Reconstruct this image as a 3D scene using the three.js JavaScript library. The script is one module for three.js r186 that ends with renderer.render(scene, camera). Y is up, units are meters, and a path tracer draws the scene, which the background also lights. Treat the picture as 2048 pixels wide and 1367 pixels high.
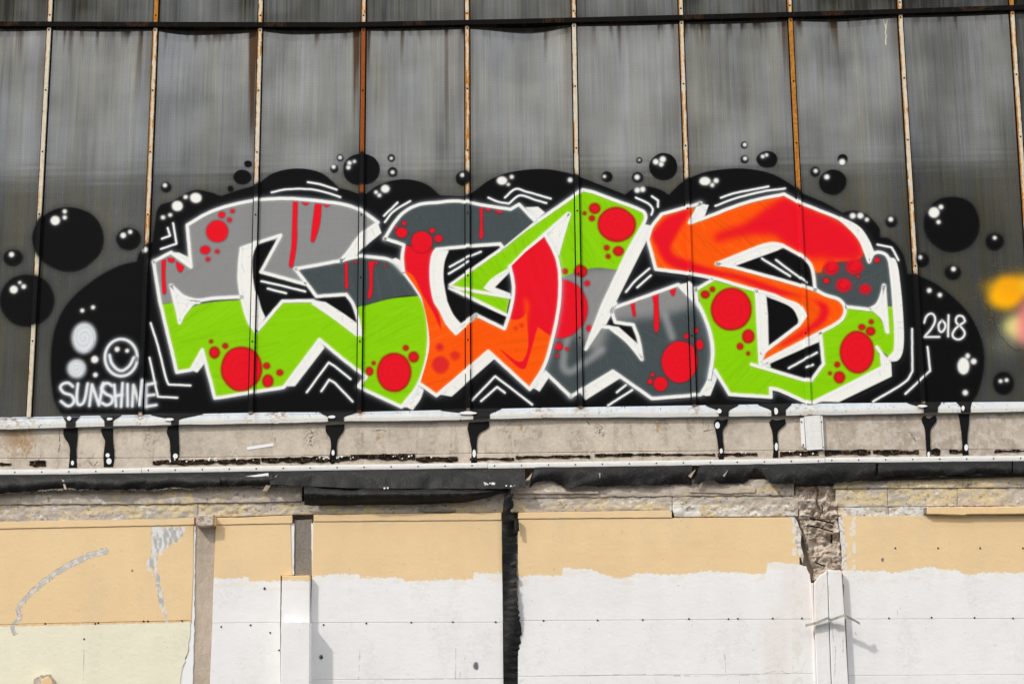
import * as THREE from 'three';
import { mergeGeometries, mergeVertices, toCreasedNormals } from 'three/addons/utils/BufferGeometryUtils.js';
import { RoundedBoxGeometry } from 'three/addons/geometries/RoundedBoxGeometry.js';

// ------------------------------------------------------------------ camera, sky, sun, exposure
const scene = new THREE.Scene();
const EYE = new THREE.Vector3(0, 1.7, 14), FOCAL = 4200;             // focal length in photograph pixels
const camera = new THREE.PerspectiveCamera(2 * Math.atan(683.5 / FOCAL) * 180 / Math.PI, 2048 / 1367, 0.1, 600);
camera.position.copy(EYE);
camera.rotation.order = 'YXZ';
camera.rotation.set(THREE.MathUtils.degToRad(14.95), THREE.MathUtils.degToRad(1.293), THREE.MathUtils.degToRad(-0.479));
scene.add(camera); camera.updateMatrixWorld(true);

const SUN = new THREE.Vector3(-1, 1.25, 0.9).normalize();
const SKY_LEVEL = 1.36, SUN_LEVEL = 2.05, EXPOSURE = 1.15;
function lerp(a, b, t) { return a + (b - a) * t; }
function clamp(v, a = 0, b = 1) { return v < a ? a : v > b ? b : v; }
function smooth(a, b, v) { const t = clamp((v - a) / (b - a)); return t * t * (3 - 2 * t); }
function rng(seed) { let s = seed | 0; return () => { s = (s + 0x6d2b79f5) | 0; let t = Math.imul(s ^ (s >>> 15), 1 | s); t = (t + Math.imul(t ^ (t >>> 7), 61 | t)) ^ t; return ((t ^ (t >>> 14)) >>> 0) / 4294967296; }; }
function hash(x, y) { let h = (Math.imul(x, 374761393) + Math.imul(y, 668265263)) | 0; h = Math.imul(h ^ (h >>> 13), 1274126177); return ((h ^ (h >>> 16)) >>> 0) / 4294967296; }
const GRAIN = new Float32Array(512 * 512); for (let j = 0; j < 512; j++) for (let i = 0; i < 512; i++) GRAIN[j * 512 + i] = hash(i, j);
function vn(x, y) { const i = Math.floor(x), j = Math.floor(y), a = x - i, b = y - j, u = a * a * (3 - 2 * a), v = b * b * (3 - 2 * b); const j0 = (j & 511) << 9, j1 = ((j + 1) & 511) << 9, i0 = i & 511, i1 = (i + 1) & 511, p = GRAIN[j0 | i0], q = GRAIN[j1 | i0], r = p + (GRAIN[j0 | i1] - p) * u; return r + (q + (GRAIN[j1 | i1] - q) * u - r) * v; }
function fbm(x, y, n = 4) { let s = 0, a = 0.5, t = 0; for (let k = 0; k < n; k++) { s += a * vn(x + 17 * k, y - 31 * k); t += a; x *= 2.03; y *= 2.03; a *= 0.5; } return s / t; }
{
  const w = 512, h = 256, d = new Float32Array(w * h * 4);
  for (let y = 0; y < h; y++) for (let x = 0; x < w; x++) {
    const el = (y / (h - 1) - 0.5) * Math.PI, az = (x / w - 0.5) * 2 * Math.PI;
    const dir = new THREE.Vector3(Math.cos(el) * Math.cos(az), Math.sin(el), Math.cos(el) * Math.sin(az));
    let r, g, b;
    if (el >= 0) {
      const t = Math.sin(el), c = fbm(3 + 2.4 * dir.x / (0.25 + t), 5 + 2.4 * dir.z / (0.25 + t), 5), cl = smooth(0.35, 0.7, c);
      const L = lerp(1.12, 0.9, t) * SKY_LEVEL * lerp(0.9, 1.08, cl);
      r = L * lerp(0.94, 1.0, cl); g = L * lerp(0.985, 1.0, cl); b = L * lerp(1.06, 1.0, cl);
      const halo = 0.9 * Math.exp(-(1 - dir.dot(SUN)) * 9); r += halo; g += halo * 0.96; b += halo * 0.88;
    } else { r = 0.34; g = 0.33; b = 0.31; }
    const o = (y * w + x) * 4; d[o] = r; d[o + 1] = g; d[o + 2] = b; d[o + 3] = 1;
  }
  const sky = new THREE.DataTexture(d, w, h, THREE.RGBAFormat, THREE.FloatType);
  sky.mapping = THREE.EquirectangularReflectionMapping; sky.magFilter = sky.minFilter = THREE.LinearFilter; sky.needsUpdate = true;
  scene.background = sky; scene.environment = sky;
}
const sun = new THREE.DirectionalLight(new THREE.Color(1, 0.955, 0.89), SUN_LEVEL);
sun.position.copy(SUN).multiplyScalar(40).add(new THREE.Vector3(0, 5, 0)); sun.target.position.set(0, 5, 0);
sun.castShadow = true; sun.shadow.radius = 5; sun.shadow.mapSize.set(4096, 4096);
Object.assign(sun.shadow.camera, { left: -14, right: 14, top: 14, bottom: -14, near: 1, far: 120 });
scene.add(sun, sun.target);
const renderer = new THREE.WebGLRenderer({ antialias: true });
renderer.toneMapping = THREE.LinearToneMapping; renderer.toneMappingExposure = EXPOSURE;
renderer.shadowMap.enabled = true; renderer.shadowMap.type = THREE.PCFSoftShadowMap;

// ------------------------------------------------------------------ measuring: a photograph pixel to a point of the wall (metres), and back
const CAM = camera.matrixWorld.clone(), INV = CAM.clone().invert(), V3 = new THREE.Vector3();
function W(px, py, z = 0) { V3.set((px - 1024) / FOCAL, -(py - 683.5) / FOCAL, -1).transformDirection(CAM); const t = (z - EYE.z) / V3.z; return [EYE.x + V3.x * t, EYE.y + V3.y * t]; }
function toPixel(x, y, z = 0) { V3.set(x, y, z).applyMatrix4(INV); return [1024 + FOCAL * V3.x / -V3.z, 683.5 + FOCAL * V3.y / V3.z]; }
const S5 = 5.12, S3 = 2.92571;
const TILES = { P: [0, 0, 1], A: [290, 370, S5], B: [290, 590, S5], C: [670, 370, S5], D: [670, 590, S5], E: [1050, 370, S5], F: [1050, 590, S5], G: [1430, 370, S5], H: [1430, 590, S5],
  Q: [0, 0, S3], R: [680, 0, S3], S: [1348, 0, S3], K: [0, 420, S3], L: [680, 420, S3], M: [1348, 420, S3], T: [0, 780, S3], U: [680, 780, S3], V: [1348, 780, S3], I: [0, 980, S3], X: [680, 980, S3], Y: [1348, 980, S3] };
const at = (t, x, y) => { const k = TILES[t]; return [k[0] + x / k[2], k[1] + y / k[2]]; };
// "A 10,20 30,40s C 5,6": a letter picks the measuring tile, a pair is a point, an s after it rounds the line there.
function trace(text, closed = false, step = 5) {
  const pts = []; let tile = 'P';
  for (const w of text.trim().split(/\s+/)) {
    if (/^[A-Z]$/.test(w)) { tile = w; continue; }
    const m = /^(-?[\d.]+),(-?[\d.]+)(s?)$/.exec(w); if (!m) throw new Error('bad point ' + w);
    const p = at(tile, +m[1], +m[2]); p.s = m[3] === 's'; pts.push(p);
  }
  const n = pts.length, out = [], last = closed ? n : n - 1;
  const get = (i) => closed ? pts[(i + n) % n] : pts[clamp(i, 0, n - 1)];
  for (let i = 0; i < last; i++) {
    const a = get(i), b = get(i + 1), p0 = get(i - 1), p3 = get(i + 2), len = Math.hypot(b[0] - a[0], b[1] - a[1]);
    if (!a.s && !b.s) { out.push([a[0], a[1]]); continue; }
    const tan = (p, q, r) => { const d = Math.hypot(r[0] - q[0], r[1] - q[1]) || 1; return [(r[0] - q[0]) / d * len, (r[1] - q[1]) / d * len]; };
    const ta = a.s ? tan(a, p0, b) : [b[0] - a[0], b[1] - a[1]], tb = b.s ? tan(b, a, p3) : [b[0] - a[0], b[1] - a[1]];
    const k = Math.max(2, Math.ceil(len / step));
    for (let j = 0; j < k; j++) {
      const t = j / k, t2 = t * t, t3 = t2 * t, h1 = 2 * t3 - 3 * t2 + 1, h2 = t3 - 2 * t2 + t, h3 = -2 * t3 + 3 * t2, h4 = t3 - t2;
      out.push([h1 * a[0] + h2 * ta[0] + h3 * b[0] + h4 * tb[0], h1 * a[1] + h2 * ta[1] + h3 * b[1] + h4 * tb[1]]);
    }
  }
  if (!closed) out.push([pts[n - 1][0], pts[n - 1][1]]);
  return out;
}
function ellipsePts(cx, cy, rx, ry, n = 40, wob = 0, seed = 1) { const o = []; for (let i = 0; i < n; i++) { const a = i / n * 2 * Math.PI, r = 1 + wob * (fbm(2 + Math.cos(a) * 1.3 + seed * 7, 2 + Math.sin(a) * 1.3, 2) - 0.5); o.push([cx + rx * r * Math.cos(a), cy + ry * r * Math.sin(a)]); } return o; }
function ragged(pts, amp, step, seed, closed = true) {
  const out = [], n = pts.length;
  for (let i = 0; i < (closed ? n : n - 1); i++) {
    const a = pts[i], b = pts[(i + 1) % n], d = Math.hypot(b[0] - a[0], b[1] - a[1]), k = Math.max(1, Math.round(d / step)), nx = -(b[1] - a[1]) / (d || 1), ny = (b[0] - a[0]) / (d || 1);
    for (let j = 0; j < k; j++) { const t = j / k, x = lerp(a[0], b[0], t), y = lerp(a[1], b[1], t), o = amp * (2 * fbm(x / 9 + seed * 13, y / 9, 3) - 1); out.push([x + nx * o, y + ny * o]); }
  }
  if (!closed) out.push(pts[n - 1]);
  return out;
}
function along(line, x) { // height of a polyline at x
  for (let i = 0; i < line.length - 1; i++) if (x <= line[i + 1][0] || i === line.length - 2) { const a = line[i], b = line[i + 1]; return lerp(a[1], b[1], (x - a[0]) / (b[0] - a[0])); }
}

// ------------------------------------------------------------------ naming and building
const used = new Map();
function numbered(name) { const k = used.get(name) ?? 0; used.set(name, k + 1); return k ? name + '_' + String(k).padStart(3, '0') : name; }
function shadowed(m) { m.castShadow = m.receiveShadow = true; return m; }
function tag(o, label, category, group) { o.userData = { ...o.userData, label, category }; if (group) o.userData.group = group; return o; }
function thing(name, label, category, group) { const g = new THREE.Group(); g.name = numbered(name); scene.add(g); return tag(g, label, category, group); }
function part(name, geo, mat, parent, label) { const m = shadowed(new THREE.Mesh(geo, mat)); m.name = name; parent.add(m); if (label) m.userData.label = label; return m; }
function single(name, geo, mat, label, category, group) { geo.computeBoundingBox(); const c = new THREE.Vector3(); geo.boundingBox.getCenter(c); c.y = geo.boundingBox.min.y; geo.translate(-c.x, -c.y, -c.z); const m = shadowed(new THREE.Mesh(geo, mat)); m.name = numbered(name); m.position.copy(c); scene.add(m); return tag(m, label, category, group); }
function settle(g) { // move a group's origin to its base
  const b = new THREE.Box3().setFromObject(g), c = b.getCenter(new THREE.Vector3()); c.y = b.min.y;
  for (const k of g.children) k.position.sub(c); g.position.copy(c); return g;
}
function stuff(m) { m.userData.kind = 'stuff'; return m; }

// two canvases laid over the wall in metres: the glazed front and the wall below it
const SC = 265, X0 = -4.15, FRONT = { top: 8.12, w: 2048, h: 880 }, BASE = { top: 5.06, w: 2048, h: 600 };
function layUV(geo, sheet) { // texture coordinates from the wall position, in metres
  const p = geo.attributes.position, uv = new Float32Array(p.count * 2);
  for (let i = 0; i < p.count; i++) { uv[2 * i] = (p.getX(i) - X0) * SC / sheet.w; uv[2 * i + 1] = 1 - (sheet.top - p.getY(i)) * SC / sheet.h; }
  geo.setAttribute('uv', new THREE.BufferAttribute(uv, 2)); return geo;
}
function metricUV(geo, s = 1) { const p = geo.attributes.position, n = geo.attributes.normal, uv = new Float32Array(p.count * 2); for (let i = 0; i < p.count; i++) { const ax = Math.abs(n.getX(i)), ay = Math.abs(n.getY(i)); uv[2 * i] = (ax > 0.7 ? p.getZ(i) : p.getX(i)) * s; uv[2 * i + 1] = (ay > 0.7 ? p.getZ(i) : p.getY(i)) * s; } geo.setAttribute('uv', new THREE.BufferAttribute(uv, 2)); return geo; }
function clean(pts) { return pts.filter((p, i) => { const q = pts[(i + 1) % pts.length]; return Math.hypot(p[0] - q[0], p[1] - q[1]) > 0.25; }); }
function shapeOf(pts, z) { return new THREE.Shape(clean(pts).map(([x, y]) => new THREE.Vector2(...W(x, y, z)))); }
function slab(pts, z0, z1, sheet, bevel = 0) { // an outline given in photograph pixels, standing from z0 to z1 in front of the wall
  const g = new THREE.ExtrudeGeometry(shapeOf(pts, z1), { depth: z1 - z0 - bevel, bevelEnabled: bevel > 0, bevelThickness: bevel, bevelSize: bevel, bevelOffset: -bevel, bevelSegments: 1, steps: 1, curveSegments: 1 });
  g.translate(0, 0, z0); return sheet ? layUV(g, sheet) : metricUV(g);
}
function ribbon(pts, wpx, z0, z1, sheet) { // a painted line of even width
  const P = pts, n = P.length, L = [], R = [];
  for (let i = 0; i < n; i++) {
    const a = P[Math.max(0, i - 1)], b = P[i], c = P[Math.min(n - 1, i + 1)];
    let d1 = [b[0] - a[0], b[1] - a[1]], d2 = [c[0] - b[0], c[1] - b[1]]; const l1 = Math.hypot(...d1), l2 = Math.hypot(...d2);
    if (!l1) d1 = d2.map((v) => v / l2); else d1 = d1.map((v) => v / l1); if (!l2) d2 = d1; else d2 = d2.map((v) => v / l2);
    let nx = -(d1[1] + d2[1]), ny = d1[0] + d2[0]; const l = Math.hypot(nx, ny) || 1; nx /= l; ny /= l;
    const w = wpx / 2 * Math.min(1.7, 1 / Math.max(0.3, nx * -d1[1] + ny * d1[0]));
    const e = i === 0 ? -wpx * 0.3 : i === n - 1 ? wpx * 0.3 : 0;
    L.push([b[0] + nx * w + d2[0] * e, b[1] + ny * w + d2[1] * e]); R.push([b[0] - nx * w + d2[0] * e, b[1] - ny * w + d2[1] * e]);
  }
  const pos = [], idx = [];
  for (const z of [z1, z0]) for (let i = 0; i < n; i++) for (const s of [L, R]) { const [x, y] = W(s[i][0], s[i][1], z1); pos.push(x, y, z); }
  const N = 2 * n;
  for (let i = 0; i < n - 1; i++) { const a = 2 * i; idx.push(a, a + 2, a + 1, a + 1, a + 2, a + 3); idx.push(a, N + a, a + 2, a + 2, N + a, N + a + 2, a + 1, a + 3, N + a + 1, a + 3, N + a + 3, N + a + 1); }
  let g = new THREE.BufferGeometry(); g.setAttribute('position', new THREE.Float32BufferAttribute(pos, 3)); g.setIndex(idx); g = toCreasedNormals(g, 0.5); return layUV(g, sheet);
}
function barBetween(x0, y0, x1, y1, w, z0, z1, r = 0.002) { // upright or level bar through two wall points (metres)
  const len = Math.hypot(x1 - x0, y1 - y0), g = new RoundedBoxGeometry(w, len, z1 - z0, 1, r); g.rotateZ(Math.atan2(y1 - y0, x1 - x0) - Math.PI / 2); g.translate((x0 + x1) / 2, (y0 + y1) / 2, (z0 + z1) / 2); return g;
}
function sheetMesh(nu, nv, f, thick = 0.004) { // closed sheet from f(u, v) -> [x, y, z]
  const pos = [], idx = [], N = (nu + 1) * (nv + 1);
  for (const back of [0, 1]) for (let j = 0; j <= nv; j++) for (let i = 0; i <= nu; i++) { const p = f(i / nu, j / nv); pos.push(p[0], p[1], p[2] - back * thick); }
  const id = (i, j) => j * (nu + 1) + i;
  for (let j = 0; j < nv; j++) for (let i = 0; i < nu; i++) { const a = id(i, j), b = id(i + 1, j), c = id(i, j + 1), d = id(i + 1, j + 1); idx.push(a, c, b, b, c, d, N + a, N + b, N + c, N + b, N + d, N + c); }
  const rim = []; for (let i = 0; i < nu; i++) rim.push([id(i, 0), id(i + 1, 0)]); for (let j = 0; j < nv; j++) rim.push([id(nu, j), id(nu, j + 1)]); for (let i = nu; i > 0; i--) rim.push([id(i, nv), id(i - 1, nv)]); for (let j = nv; j > 0; j--) rim.push([id(0, j), id(0, j - 1)]);
  for (const [a, b] of rim) idx.push(a, b, N + a, b, N + b, N + a);
  let g = new THREE.BufferGeometry(); g.setAttribute('position', new THREE.Float32BufferAttribute(pos, 3)); g.setIndex(idx); return toCreasedNormals(g, 0.7);
}
const enc = (v) => { v = clamp(v); return 255 * (v <= 0.0031308 ? 12.92 * v : 1.055 * Math.pow(v, 1 / 2.4) - 0.055); };
const dec = (v) => { v /= 255; return v <= 0.04045 ? v / 12.92 : Math.pow((v + 0.055) / 1.055, 2.4); };
function tiled(n, f, srgb = true) { // small repeating texture: f(u, v) -> linear [r, g, b]
  const d = new Uint8Array(n * n * 4);
  for (let y = 0; y < n; y++) for (let x = 0; x < n; x++) { const c = f(x, y, n), o = (y * n + x) * 4; for (let k = 0; k < 3; k++) d[o + k] = srgb ? enc(c[k]) : 255 * clamp(c[k]); d[o + 3] = 255; }
  const t = new THREE.DataTexture(d, n, n); t.wrapS = t.wrapT = THREE.MirroredRepeatWrapping; t.magFilter = THREE.LinearFilter; t.minFilter = THREE.LinearMipmapLinearFilter; t.generateMipmaps = true; if (srgb) t.colorSpace = THREE.SRGBColorSpace; t.needsUpdate = true; return t;
}
// ------------------------------------------------------------------ the mural: outlines traced once, used for the paint colours and for the painted shapes
const C_ = { white: '#ebe9e2', red: '#e30f22', deep: '#a5180f', orange: '#f75502', green: '#86cb00', grey: '#888887', dark: '#444c4e', black: '#09090a', shade: '#5b6a06' };
const MULLIONS = [[[101.9, 0], [58.8, 820]], [[313.4, 0], [281, 820]], [[522, 0], [501.8, 820]], [[727.9, 0], [718.6, 810]], [[934.3, 0], [936.3, 815]], [[1147.2, 0], [1161.3, 805]], [[1361, 0], [1388.3, 805]], [[1578.7, 0], [1617.3, 800]], [[1798.5, 0], [1846, 800]], [[2022.5, 0], [2074, 800]]];
const SILL = [[-200, 836], [22, 834], [556, 824], [700, 824], [1083, 815], [1348, 811], [1613, 806.5], [2048, 803], [2300, 801]]; // top of the flashing
const BACKING = trace('P 122,826 K 315,1100s 296,900s 320,700s 400,540s 560,400s 700,325s 800,300 815,250s 865,200s 893,190 905,90s 930,-20s Q 1010,1175s 1130,1113s 1230,1125s 1290,1147 1400,1110s 1500,1082 1600,1012s 1740,985s 1880,1012s 1985,1100 2048,1115 R 110,1135 155,1132 230,1080s 370,1048s 500,1075s 585,1142 740,1148 790,1115 880,1050s 1000,1006s 1180,988s 1330,1010s 1470,1060s 1668,1138 1720,1104s 1800,1090s 1880,1112s 1925,1140 1990,1075s S 80,1047s 200,1003s 390,985s 560,1012s 680,1075s 760,1135 880,1185s 988,1245 1050,1232s 1130,1255s 1185,1310s M 1204,110s 1206,160 1260,168s 1330,240s 1360,330s 1366,374 1420,380s 1560,450s 1720,600s 1800,760s 1814,900s 1780,1060s 1742,1122 P 1613,807 1348,811.5 1083,815.5 556,824.5', true);
const BUBBLES = [ // centre, radii, highlights [dx, dy, r], label
  [136, 478, 71, 63, [[-26, -37, 10.5], [-7, -43, 5], [-7, -55, 5]], 'largest painted black bubble on the left, across the first rusty mullion'],
  [25.6, 515, 18.5, 16, [[-3, -6, 6]], 'small painted black bubble at the left edge, between the two big bubbles there'],
  [54, 600, 53.5, 51, [[-27, -21, 9], [-7, -27, 5.5], [-15, -35, 4]], 'big painted black bubble at the left edge, lower of the two big ones'],
  [257, 476.7, 24.5, 22, [[-11, -6, 6.5], [3, -13, 5]], 'painted black bubble just left of the second mullion, right of the largest left bubble'],
  [331.5, 373.6, 10, 10, [[-2, -3, 5]], 'tiny painted black bubble above the leftmost hump of the black backing'],
  [484, 353.8, 17.7, 14.7, [], 'plain black painted bubble without highlight, left of the third mullion'],
  [495.6, 327.4, 7.7, 6.5, [], 'tiny plain black painted bubble topmost beside the third mullion'],
  [460.7, 377, 5.6, 5.6, [], 'tiniest plain black painted dot between two humps left of the third mullion'],
  [680, 315, 7, 7, [[0, 0, 4.6]], 'tiny painted bubble with white centre, upper left of the bubble across the orange mullion'],
  [668, 336.7, 8, 8, [[-1, -3, 5]], 'small painted bubble with white top, lower left of the bubble across the orange mullion'],
  [722.7, 338, 37.5, 31.5, [[-24, -12, 5], [-14, -15, 4], [-26, -3, 5]], 'black painted bubble lying across the orange rusted fourth mullion'],
  [782.5, 315.5, 7.5, 7.5, [[0, 1, 3.8]], 'tiny painted bubble, upper of two right of the orange mullion'],
  [785, 343.5, 9.5, 9.5, [[0, 1, 4.6]], 'small painted bubble, lower of two right of the orange mullion'],
  [926.8, 356, 15.4, 14.4, [[-2, -6, 5]], 'painted black bubble half over the fifth beige mullion above the dark grey letter'],
  [1214, 353, 11, 10.5, [[-5, 0, 4]], 'small painted bubble above the green peak of the mural, left of two more bubbles'],
  [1278.8, 320, 6, 6, [[0, 0, 3]], 'tiny painted bubble topmost beside the big bubble left of the seventh mullion'],
  [1275.4, 354.4, 11, 10.5, [[-1, 0, 6]], 'small painted bubble with white centre below left of the big bubble at the seventh mullion'],
  [1326.7, 332.6, 28, 27, [[-15, -9, 6.5], [-1, -14, 7], [-4, -4, 5.5]], 'big black painted bubble with three white highlights just left of the seventh mullion'],
  [1488.8, 289.5, 7, 7, [[1, 0, 4.6]], 'highest of all the small painted bubbles, left of the oval bubble'],
  [1489.5, 318, 8, 8, [[1, -1, 4.6]], 'small painted bubble directly under the highest one'],
  [1534.6, 318, 21, 16.5, [[-9, -5, 4.4], [-1, -8, 4]], 'oval black painted bubble left of the rusted eighth mullion'],
  [1685.7, 318, 10, 10, [[-1, 6, 7]], 'small painted bubble with its white highlight at the bottom, above the round black one'],
  [1630.7, 342.8, 9.5, 9.5, [[1, -1, 4.8]], 'small painted bubble between the rusted eighth mullion and the round black bubble'],
  [1666, 364, 27.5, 24.5, [[-12, -10, 6]], 'round black painted bubble with one highlight right of the rusted eighth mullion'],
  [1783, 442.6, 11, 11, [[-1, -4, 5.5]], 'small painted bubble left of the ninth mullion beside a black hump'],
  [1903.5, 447, 55, 55, [[-35, -22, 12], [-21, -33, 5.5], [-26, -3, 5]], 'largest painted black bubble on the right pane'],
  [1990, 482.5, 17.3, 16.6, [[0, -7, 4.6]], 'painted black bubble farthest right, right of the largest right bubble'],
  [1844.6, 519.5, 12.6, 13.5, [[-4, -5, 5]], 'small painted bubble touching the ninth mullion below the largest right bubble'],
  [1906.5, 544, 15, 14, [[1, -6, 5.5]], 'painted bubble under the largest right bubble, above the black dome'],
  [2007.7, 766, 20, 22, [[-6, -4, 4.6], [6, -6, 4.6]], 'lowest painted bubble, near the metal sill right of the black dome'],
];
const GLINTS = [['K', 490, 747, 75, 95, 1], ['K', 447, 928, 58, 60, 1], ['K', 553, 874, 22, 22], ['K', 557, 964, 15, 15], ['K', 480, 588, 13, 13], ['K', 543, 569, 13, 13], ['M', 1495, 470, 15, 15], ['M', 1557, 497, 14, 14], ['M', 1695, 912, 36, 50], ['M', 1720, 853, 14, 16], ['M', 1755, 885, 18, 18], ['M', 1706, 1068, 17, 17],
  ['Q', 1037, 1205, 33, 31], ['Q', 1145, 1158, 35, 30], ['Q', 1085, 1153, 14, 13], ['Q', 953, 1272, 14, 13], ['Q', 995, 1258, 13, 12], ['K', 850, 237, 17, 17], ['R', 265, 1105, 26, 24], ['R', 210, 1125, 12, 12], ['R', 230, 1143, 13, 12], ['R', 948, 1057, 31, 25], ['R', 1005, 1035, 13, 13], ['R', 985, 1080, 11, 10], ['R', 1347, 1053, 15, 15], ['R', 1740, 1113, 17, 17], ['R', 1772, 1108, 16, 17], ['S', 182, 1060, 34, 25], ['S', 247, 1057, 16, 16], ['S', 225, 1083, 13, 13], ['S', 1047, 1263, 18, 17], ['S', 1092, 1262, 19, 18], ['S', 1130, 1285, 13, 13]];
const ACCENTS = ['A 1295,75 1450,45s 1700,45s 1880,85s 2000,125', 'Q 1800,1066 1870,1078s 1970,1110', 'A 285,390 300,470s 320,600 160,655', 'A 230,440 255,520 170,550', 'A 1190,985 1400,1030s 1640,1090', 'A 1255,1060 1445,1108', 'B 55,285 130,520s 215,860s 240,915 465,925', 'B 45,640 130,1040 330,1050', 'B 1655,995 1880,690 D 0,730 160,860', 'B 1805,985 1885,865 D 0,900 180,1090', 'C 500,315 640,180', 'C 510,380 600,270s 770,165', 'C 1570,130 1680,175s 1780,190 1880,110s 1950,115s E 100,150s 220,185', 'C 1740,130 1850,40s E 0,65 265,140', 'C 1175,840 1300,770s 1495,685', 'C 1165,910 1365,790', 'D 1405,1075 1640,830 2020,1120', 'D 1495,1085 1660,940 1740,1000', 'E 1135,130 1270,195s 1310,250s 1295,305', 'E 1300,115 1365,160 1362,225', 'E 1035,1095 1130,980s 1275,855', 'E 1150,1050 1290,925', 'F 940,995 1035,920', 'F 850,1130 1100,970', 'G 60,130 200,85s 550,15', 'G 5,215 200,140s 500,65s 720,35', 'G 480,755 770,935', 'G 625,770 800,900s 940,1000', 'G 1665,610 1810,640 1840,690s 1880,770', 'H 755,750 1045,590', 'H 935,745 1005,715', 'H 2020,345 2025,780 1960,880s 1620,1090', 'M 1485,800 1500,940 1355,1075'];
const TAG_STROKES = ['K 425,1032 395,1010s 352,1032s 372,1068s 418,1085s 432,1120s 400,1147s 355,1118', 'K 455,1015 448,1095s 458,1138s 488,1125s 512,1015', 'K 522,1145 537,1020 578,1142 603,1012', 'K 655,1028 625,1012s 592,1040s 618,1075s 655,1095s 650,1130s 620,1142 595,1128', 'K 668,1022 678,1148', 'K 716,1012 708,1150', 'K 672,1088 712,1080', 'K 745,1018 746,1146', 'K 773,1148 780,1022 818,1146 834,998', 'K 855,1022 852,1152', 'K 857,1022 905,1012', 'K 855,1086 903,1080', 'K 852,1150 914,1140'];
const YEAR_STROKES = ['M 1465,660 1480,620s 1512,606s 1530,640s 1510,690s 1465,743 1555,742', 'M 1570,645 1552,665s 1550,690s 1562,714s 1585,695s 1588,665s 1570,645', 'M 1608,615 1605,740', 'M 1705,650 1690,622s 1660,622s 1652,655s 1685,688s 1703,725s 1670,757s 1632,738s 1648,695s 1700,655'];
const FACE_RING = ellipsePts(...at('K', 708, 863), 32.5, 37, 36); FACE_RING.push(FACE_RING[0], FACE_RING[1]);
const FACE_LINES = [FACE_RING, trace('K 640,848 655,900s 705,940s 755,912s 782,862')];
const FACE_EYES = [['K', 684, 814, 16, 16], ['K', 743, 823, 13, 13]];

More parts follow.
